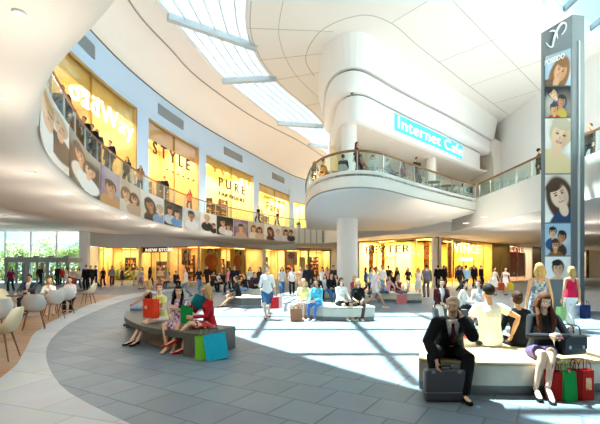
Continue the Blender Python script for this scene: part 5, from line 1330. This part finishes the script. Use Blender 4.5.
tp['sitF'] = person('', (0, 0, 0), 0, 'far', 'f', 1.66, 'a', ('long', 'dark'), pose='sit', lean=.15, top=('shirt', 'f0f0f0'), bottom=('jeans', '2a2a2e'), shoe='222222')
tp['sitM'] = person('', (0, 0, 0), 0, 'far', 'm', 1.78, 'b', ('short', 'dark'), pose='sit', lean=.2, top=('shirt', '26262c'), bottom=('trousers', '26262c'), shoe='151515')
TB = {'walkF': ('blouse', 'trousers'), 'dressF': ('tank', 'skirt'), 'standM': ('jacket', 'trousers'), 'walkM': ('shirt', 'trousers'), 'sitF': ('shirt', 'jeans'), 'sitM': ('shirt', 'trousers')}
used_t = set()
def crowd(kind, px, Y, rz, topc, botc, label, hair=None, z=0, group='visitors walking through the mall', s=1, X=None):
    loc = PX(px, Y, z) if X is None else (X, Y, z)
    cols = {TB[kind][0]: topc, TB[kind][1]: botc}
    if hair: cols['hair'] = hair
    return clone(tp[kind], label, loc, rz, cols, s, group)
for a in (
 ('walkF', 11, 26, .3, '6d2050', '2a3038', 'woman in a plum top and dark trousers near the entrance lobby', 'dark'),
 ('walkM', 40, 36, 1.2, '1e1e24', '23232a', 'man in black in front of the right half of the lobby glass'),
 ('walkF', 51, 37, -.4, 'b8cbe0', '4a6a94', 'woman in pale blue passing the right end of the lobby', 'blond'),
 ('standM', 58, 36.4, 0, '24242c', '2a2a32', 'man in a dark jacket beside the red top, right end of the lobby'),
 ('walkF', 62.5, 36, .4, 'c0303a', '2c2c34', 'woman in a red top just right of the lobby'),
 ('dressF', 66.5, 35, -.6, 'f0ece8', 'd8d0c8', 'woman in white just right of the red top near the lobby', 'brown'),
 ('dressF', 73, 29.5, .4, 'eab8b0', 'c8505a', 'woman in pink and red next to the white shirted woman, left of the black suit', 'dark'),
 ('walkF', 78.3, 28.6, .1, 'f4f0e2', '5a4a44', 'woman in a cream shirt and brown trousers left of the man in the black suit', 'dark'),
 ('standM', 86, 28.8, .05, '141418', '16161a', 'man in a black suit and white shirt walking in by the white entrance column'),
 ('walkM', 90.5, 33, .3, '30303a', '22222a', 'man in dark clothes right behind the black suit'),
 ('walkM', 95.5, 31.5, -.5, '23232b', '2c2c36', 'man in dark grey in the pair left of the narrow gold window'),
 ('walkF', 103, 32.5, .2, '1f1f26', '1c1c22', 'blond woman in black at the narrow gold window', 'blond'),
 ('dressF', 122, 37, .8, '4a2a4e', '3a2440', 'woman in a dark purple dress before the framed bright doorway', 'dark'),
 ('walkF', 136.5, 36.5, -.3, 'f1ecc9', 'c9bda0', 'woman in pale yellow at the edge of the dark shop front', 'brown'),
 ('walkF', 150, 34, 2.8, '2a2a2e', '2a2a30', 'woman in black before the dark shop with white lettering', 'black'),
 ('dressF', 160, 35, .5, 'e8c9a8', 'b98a5a', 'woman in beige before the dark shop, left of the amber window', 'blond'),
 ('walkF', 186, 21.5, -1.0, 'f0dfd0', '8a93a0', 'woman in cream striding left in front of the amber portrait window', 'brown'),
 ('walkM', 207, 33, .5, '1c1c22', '1f1f26', 'man in black under the left orange figure poster'),
 ('sitF', 219, 29.5, .6, 'dcdce2', '1c1c22', 'seated woman in pale grey between the two orange posters', 'black'),
 ('sitM', 223, 29.5, -.4, '1b1b20', '1b1b20', 'seated man in black between the two orange posters'),
 ('walkF', 229, 24, -1.0, 'ea8fa8', '2a2a32', 'woman in pink walking in front of the right orange poster', 'dark'),
 ('sitF', 245, 21.5, -.7, '20242c', '86a8cf', 'woman in black and pale jeans seated behind the small charcoal bench', 'dark'),
 ('sitM', 254, 22.5, .5, '3a2a3a', '23232b', 'man in dark clothes seated right of the pale jeans'),
 ('walkF', 282, 23.6, .05, 'c9ccd0', '4f7a9e', 'brown haired woman in a grey top and blue jeans under the blossom poster', 'brown'),
 ('walkF', 292, 23.2, -.05, 'f6f4f2', '17181d', 'woman in a white top and black jeans beside the grey top walker', 'auburn'),
 ('standM', 307, 25, .3, '2d2f3a', '2b2b33', 'man in a dark jacket behind the yellow and turquoise seated women'),
 ('sitF', 318, 19.5, .4, '24242c', '2c2c35', 'seated woman in black behind the turquoise top', 'black'),
 ('sitF', 325, 20.5, -.3, 'd8dde6', '5c86b8', 'seated woman in pale blue left of the round column', 'dark'),
 ('sitM', 331, 19.2, .2, '1d1d24', '3f6ea8', 'seated man in black and blue jeans left of the round column'),
 ('sitF', 336, 20.8, -.4, 'e6dcd8', '23232a', 'seated woman in white partly behind the auburn haired woman', 'brown'),
 ('walkM', 312, 30, 1.4, '3b2a2e', '2a2430', 'man in brown far back, under the white window panel'),
 ('dressF', 327, 29, -.2, 'e8a0a4', 'd8d0d0', 'woman in pink far back left of the round column', 'brown'),
 ('sitF', 354.5, 17.5, .3, 'b8455a', '6a3a4a', 'blond woman in red seated behind the pale bench, at the foot of the column', 'blond'),
 ('walkM', 382, 24, .4, 'f6f5f2', '6fa0b8', 'man in a white T-shirt before the golden corner shop'),
 ('walkM', 388.5, 26, 2.9, '202026', '2a2a32', 'man in black right behind the white T-shirt'),
 ('walkF', 366, 24.5, 1.2, '3a6a94', '30405c', 'woman in blue just right of the round column', 'brown'),
 ('walkF', 397, 27, -.6, '2a2a30', 'e8e4de', 'woman in black over white before the middle of the BEVTER window', 'dark'),
 ('dressF', 418.5, 21.8, 3.0, 'f3efe8', 'f6f4f0', 'woman in white with her back turned beside the grey suit', 'blond'),
 ('standM', 426.5, 21.9, 3.1, '77757f', '6b6a76', 'man in a grey suit with his back turned before the golden corner shop'),
 ('standM', 438, 31.5, 2.8, '15151a', '15151a', 'man in black at the corner column, left one of two'),
 ('standM', 444, 32, .4, '1a1a1e', '17171b', 'man in black just right of the corner column'),
 ('walkM', 466, 26.5, 3.0, '8fbfda', '26303c', 'man in a light blue shirt with his back turned before the VINCE window'),
 ('standM', 474, 32, .2, '202024', '1c1c20', 'man in black at the VINCE window right of the blue shirt'),
 ('standM', 481, 33, .6, '26262c', '202026', 'man in a dark coat further right before the VINCE window'),
 ('dressF', 494.5, 23.5, .2, 'f4f2ee', 'ece8e6', 'woman in white standing before the olive shop bay with a white bag', 'brown'),
 ('dressF', 505.5, 23.5, -.2, 'ece4f0', 'e8e0ee', 'woman in pale lilac next to her, left of the red poster', 'dark'),
 ('walkF', 199, 27, .6, '26262e', '5a7fae', 'woman in black and blue jeans left of the left orange poster figure', 'dark'),
 ('sitM', 213, 26.6, .9, '2f3038', '1c1c22', 'seated man in charcoal below the left orange poster figure'),
 ('walkM', 234.5, 22.8, .3, '1c1e26', '23252e', 'man in black walking beside the woman in pink'),
 ('walkF', 250, 26, .4, 'e6e2dc', '2c2c34', 'woman in white behind the seated pair by the small charcoal bench', 'auburn'),
 ('walkF', 259.5, 24, -.5, '3c2e44', '2a2a32', 'woman in dark purple just left of the white blouse and denim skirt', 'brown'),
 ('dressF', 300.5, 27, .2, 'e7c9b8', 'd8b8a0', 'woman in pale peach under the white window panel', 'blond'),
 ('walkF', 322, 24, -.7, 'f0ece6', '20222a', 'woman in white and black trousers between the seated groups left of the column', 'black'),
 ('walkM', 333.5, 25, .5, '38404e', '2a2c36', 'man in slate blue at the left side of the round column'),
 ('walkF', 371, 21, .9, 'c6dbe8', '3f6a9c', 'woman in pale blue behind the walking woman in pink', 'dark'),
 ('sitM', 392, 24.2, -.2, '1c1c22', '26262e', 'seated man in black behind the white stone bench'),
 ('walkF', 408, 25.5, .2, '3a2a2e', 'e0d6ca', 'woman in brown before the right half of the BEVTER window', 'auburn'),
 ('walkM', 459.5, 25.8, .4, '20222a', '1c1c22', 'man in black left of the light blue shirt'),
 ('walkM', 112, 34, .4, '8a8f98', '3a3c46', 'man in grey between the narrow gold window and the framed doorway'),
 ('dressF', 142, 30, -.4, 'd8cfe0', '8a7a9a', 'woman in pale lilac before the left edge of the dark shop', 'black'),
 ('sitM', 176, 31, .7, '2a2a30', '22222a', 'seated man in black before the amber portrait window'),
 ('sitF', 169, 31.2, -.5, 'd9b7a0', '3a3038', 'seated woman in peach before the amber portrait window', 'brown'),
): crowd(*a)
# benches under the distant seated people
for lab, x, y, l in (('far pale bench between the orange posters', -5.9, 29.6, 2.0), ('far pale bench behind the small charcoal one', -2.7, 22.1, 2.2), ('far pale bench before the amber portrait window', -9.8, 31.2, 2.0), ('far pale bench behind the white stone bench', 5.6, 24.35, 1.4), ('far pale bench at the left orange poster', -5.8, 26.75, 1.2), ('far pale bench left of the round column', 1.3, 20.1, 2.6), ('far pale bench at the foot of the round column', 2.4, 17.65, 1.2)):
    bench(lab, [(x - l / 2, y - .15), (x, y - .2), (x + l / 2, y - .15)], .9, BENCHL, BENCHL)
for (px, Y, dz, c, lab) in ((491.5, 23.3, .48, 'f4f2f0', 'white carrier bag held by the woman in white before the olive bay'), (501, 23.2, .3, 'b5502e', 'rust red carrier bag between the two pale dressed women'), (510, 23.2, .3, 'e8c832', 'yellow carrier bag beside the pale lilac woman')):
    p = PX(px, Y, dz); carrier(lab, p, .2, .34, .42, .12, c, c)
# upper gallery, people along the rail
UL = [(77.5, 'standM', '2a2622', 'dark haired man looking over the rail, nearest under the letter a', 'dark'), (88, 'walkF', '5a2c24', 'woman in brown at the rail under the letter d', 'auburn'), (96.5, 'standM', '1b1b20', 'man in black at the rail under the letter W, left of a close pair', 'dark'),
 (103.5, 'standM', '202028', 'dark clothed man, left one of the pair under the last letters', 'dark'), (108, 'walkM', '3a3a44', 'man in grey, right one of the pair under the last letters', 'brown'), (120, 'standM', '17171c', 'man in a black jacket at the rail under the blue pier', 'dark'),
 (136, 'walkF', '2a2430', 'woman in black at the rail under the left edge of the STYLE shop', 'black'), (148.5, 'walkF', 'a8703a', 'woman in tan at the rail under the STYLE lettering', 'brown'), (157, 'walkM', '6a7078', 'man in grey set back from the rail under the STYLE lettering', 'dark'),
 (171, 'standM', '1c1c24', 'man in black at the rail under the right half of the STYLE shop', 'dark'), (195, 'walkF', 'c84a2a', 'woman in orange red at the rail before the PURE shop', 'brown'), (262, 'walkM', '2c2c30', 'man in dark grey before the left edge of the fourth upper shop', 'dark'), (281, 'walkF', '3a2a22', 'woman in brown before the right edge of the fourth upper shop', 'dark')]
for i, (px, kd, c, lab, hr) in enumerate(UL):
    s_ = s_at_px(E, px, 8.9)
    (x, y), (tx, ty) = at_len(E, s_); d = .45 if px != 157 else 1.2
    crowd(kd, 0, y + tx * d, math.atan2(ty, tx) + PI / 2 + PI + .3 * math.sin(i * 2.1) + (PI if False else 0), c, '2a2a30', lab, hr, z=Z1, group='people at the upper left rail', X=x - ty * d)
# terrace
TT = [('sitM', 323, 20.1, 1.0, '2b2d30', '2a2a2e', 'man in black seated with his back to the terrace glass, leftmost', None), ('sitM', 343, 19.2, 2.9, '2a2c2e', '26262a', 'man in black seated on the terrace below the front of the column', None),
 ('sitF', 361, 18.9, .6, 'c85a5a', '8a8a92', 'woman in red and white seated behind the middle of the terrace rail', 'auburn'), ('sitM', 373, 19.3, -1.2, 'd8d8dc', '3c3c42', 'man in white seated on the terrace facing left', None),
 ('sitM', 387, 19.9, 1.8, '7f8a94', '3c3c42', 'man in blue grey bent over a terrace table', None), ('sitF', 403, 20.4, -1.0, '9c3a3a', '3c3038', 'woman in dark red seated left of the standing man on the terrace', 'brown'),
 ('standM', 417, 21.2, .5, '4b3d2e', '4a3c30', 'man in a brown jacket standing at the terrace rail below the sign', None), ('sitF', 463, 25.4, .8, 'ecebe6', 'c8c8cc', 'woman in white seated at the right corner of the terrace', 'dark'),
 ('sitM', 470, 25.6, -1.1, '1a1a20', '1f1f24', 'man in black leaning back at the right corner of the terrace', None), ('walkF', 314.5, 21.6, .2, '2a2a30', '30303a', 'dark haired woman standing at the left end of the terrace rail', 'black'), ('walkF', 357, 18.2, 1.2, '5a3026', '4a3a34', 'woman with reddish hair standing at the terrace rail before the column', 'red')]
for kd, px, Y, rz, c1_, c2_, lab, hr in TT:
    crowd(kd, px, Y, rz, c1_, c2_, lab, hr, z=Z1, group='guests on the internet cafe terrace')
    if kd.startswith('sit'):
        x, y, _ = PX(px, Y, Z1); shell_chair('white shell chair under the ' + lab.replace('seated ', '').split(' on ')[0].split(' at ')[0].split(' behind ')[0].split(' with ')[0], (x, y, Z1), rz, SHELLW, 'white chairs on the terrace')
for px, Y, lab in ((333, 20.3, 'dark terrace table between the two men in black'), (380, 19.6, 'dark terrace table before the man in blue grey'), (396, 20.6, 'dark terrace table left of the woman in dark red'), (432, 22.6, 'dark terrace table right of the standing man'), (447, 23.6, 'dark terrace table below the end of the sign')):
    table(lab, PX(px, Y, Z1), .42)
for px, Y, rz, lab in ((427, 22.9, 1.6, 'empty white chair left of the table beside the standing man'), (437, 22.5, -1.6, 'empty white chair right of the table beside the standing man'), (443, 24.0, 1.5, 'empty white chair left of the table below the sign end'), (453, 23.9, -1.5, 'empty white chair right of the table below the sign end')):
    shell_chair(lab, PX(px, Y, Z1), rz, SHELLW, 'white chairs on the terrace')
crowd('walkM', 0, 16.2, -1.2, '16161b', '16161b', 'man in black on the right gallery beside the tower', 'dark', z=Z1, group='people on the right gallery', X=11.75)
crowd('walkM', 0, 19.6, 1.4, '23252b', '23252b', 'man in dark clothes on the right gallery left of the tower', 'dark', z=Z1, group='people on the right gallery', X=11.7)
# white display boards behind the right gallery glass
for i, y in enumerate((20.6, 21.5, 22.4, 23.3)):
    T_ = thing('display_board', 'white leaning display board behind the right gallery glass', 'display board', (11.5, y, Z1), 0, 'white boards along the right gallery')
    obj('panel', MB().bevbox((0, 0, .45), (.04, .5, .85), .01, 0, tilt=Matrix.Rotation(.25, 3, 'X')), WHITE, T_); obj('stand', MB().box((.1, 0, .3), (.2, .03, .6)), DSTEEL, T_)
# clothes racks inside the amber shop
for i, (px, dd, cs_) in enumerate(((459, 1.2, ['20222a', '2c2a30', '4a3a34']), (474, 1.4, ['1a1b22', '30323c', '5a2a2a']), (486, 1.3, ['26262c', '3a3040', '7a5a3a']))):
    s_ = s_at_px(G3, px, 33); (x, y), (tx, ty) = at_len(G3, s_)
    T_ = thing('clothes_rack', ['rack of dark garments under the white lettering of the amber shop', 'rack of black garments right of the light blue shirt in the amber shop', 'rack of dark and brown garments at the right end of the amber shop'][i], 'clothes rack', (x - ty * dd, y + tx * dd, .02), math.atan2(ty, tx), 'clothes racks in the amber shop')
    fr = MB().tube([(-.8, 0, 0), (-.8, 0, 1.7), (.8, 0, 1.7), (.8, 0, 0)], .02, n=6); obj('frame', fr, STEEL, T_)
    for k in range(12):
        xx = -.68 + k * .124; l_ = .8 + .25 * ((k * 7) % 3) / 2
        obj('garment', MB().tube([(xx, 0, 1.66), (xx, 0, 1.5), (xx, 0, 1.66 - l_)], [(.03, .06), (.045, .22), (.05, .26)], side=(1, 0, 0), n=8), fab(cs_[k % 3]), T_)
# planters on the far bridge
def planter(label, loc, r=.35, h=.5, ph=.8, seed=1):
    T_ = thing('potted_plant', label, 'plant', loc); rnd = random.Random(seed)
    obj('pot', MB().lathe((0, 0, 0), [(r * .7, 0), (r, h), (r * .9, h), (r * .85, h - .05)], 20), SHELLW, T_)
    mb = MB()
    for k in range(60):
        a = rnd.random() * 6.28; e = .3 + rnd.random() * .9; l = ph * (.6 + rnd.random() * .5); d = V3((math.cos(a) * math.cos(e), math.sin(a) * math.cos(e), math.sin(e)))
        b = V3((0, 0, h - .05)); p1 = b + d * l * .6; p2 = b + d * l + V3((0, 0, -.12)); w_ = d.cross(V3((0, 0, 1))).normalized() * .03
        mb.add([b, p1 - w_, p1 + w_, p2], [(0, 1, 2), (1, 3, 2)])
    obj('leaves', mb, mat('plant_leaves', '5f8a4a', .6, var=.2), T_)
planter('leafy plant in a white pot on the far bridge left of the terrace', (1.4, 43.3, Z1), seed=2)
planter('second leafy plant in a white pot at the end of the banner row', (-.2, 43.2, Z1), .3, .45, .7, seed=3)
for t in tp.values():
    for ch in list(t.children): bpy.data.objects.remove(ch)
    bpy.data.objects.remove(t)
# ================================================================ camera, sun, sky, render look
cam = bpy.data.cameras.new('camera'); co = bpy.data.objects.new('camera', cam); COL.objects.link(co)
co.location = (0, 0, HC); co.rotation_euler = (PI / 2, 0, 0); cam.sensor_width = 36; cam.lens = 24
cam.shift_y = (HY - 212) / 600; cam.clip_start = .05; cam.clip_end = 400
SC.camera = co
sun = bpy.data.lights.new('sun', 'SUN'); sun.energy = 32; sun.color = (1, .95, .87); sun.angle = math.radians(.6)
so = bpy.data.objects.new('sun', sun); COL.objects.link(so); so.location = (-20, 30, 40)
so.rotation_euler = Vector((3.5, -5, -15)).to_track_quat('-Z', 'Y').to_euler()
w = bpy.data.worlds.new('sky'); SC.world = w; w.use_nodes = True; nt = w.node_tree; bg = nt.nodes['Background']
tc = nt.nodes.new('ShaderNodeTexCoord'); n = nt.nodes.new('ShaderNodeTexNoise'); n.inputs['Scale'].default_value = 2.2; n.inputs['Detail'].default_value = 5
r = nt.nodes.new('ShaderNodeValToRGB'); r.color_ramp.elements[0].position = .42; r.color_ramp.elements[1].position = .62
r.color_ramp.elements[0].color = (.5, .8, .92, 1); r.color_ramp.elements[1].color = (1, 1, 1, 1)
nt.links.new(tc.outputs['Generated'], n.inputs['Vector']); nt.links.new(n.outputs['Fac'], r.inputs['Fac']); nt.links.new(r.outputs['Color'], bg.inputs['Color'])
bg.inputs['Strength'].default_value = 1.9
SC.view_settings.view_transform = 'Standard'; SC.view_settings.look = 'None'; SC.view_settings.gamma = 1; SC.view_settings.use_curve_mapping = False
SC.view_settings.exposure = 0.0
SC.cycles.max_bounces = 10; SC.cycles.diffuse_bounces = 6; SC.cycles.transparent_max_bounces = 16; SC.cycles.glossy_bounces = 3; SC.cycles.caustics_reflective = False; SC.cycles.caustics_refractive = False
SC.cycles.sample_clamp_indirect = 12

# added unseen fill lamps on the gallery floors, brightening the white ceiling
def up_fill(x, y, z, p, sx=1.2, sy=1.2, rz=0, c=(1, .97, .93)):
    lamp('AREA', 'ceiling_fill', (x, y, z), p, c, sx, (PI, 0, rz), sy=sy)
for i in range(8):
    s_ = arclen(E)[-1] * (i + .8) / 8.6
    (x, y), t_ = at_len(E, s_); up_fill(x - .7 * -(-t_[1]), y + .7 * t_[0], Z1 + .15, 135, 3, .5, math.atan2(t_[1], t_[0]))
for y in (5, 11, 17, 23, 29): up_fill(14.5, y, Z1 + .15, 125, 3, 4)
for x, y in ((3.5, 21), (6, 24.5), (9.5, 27.5)): up_fill(x, y, Z1 + .05, 85, 2, 2)
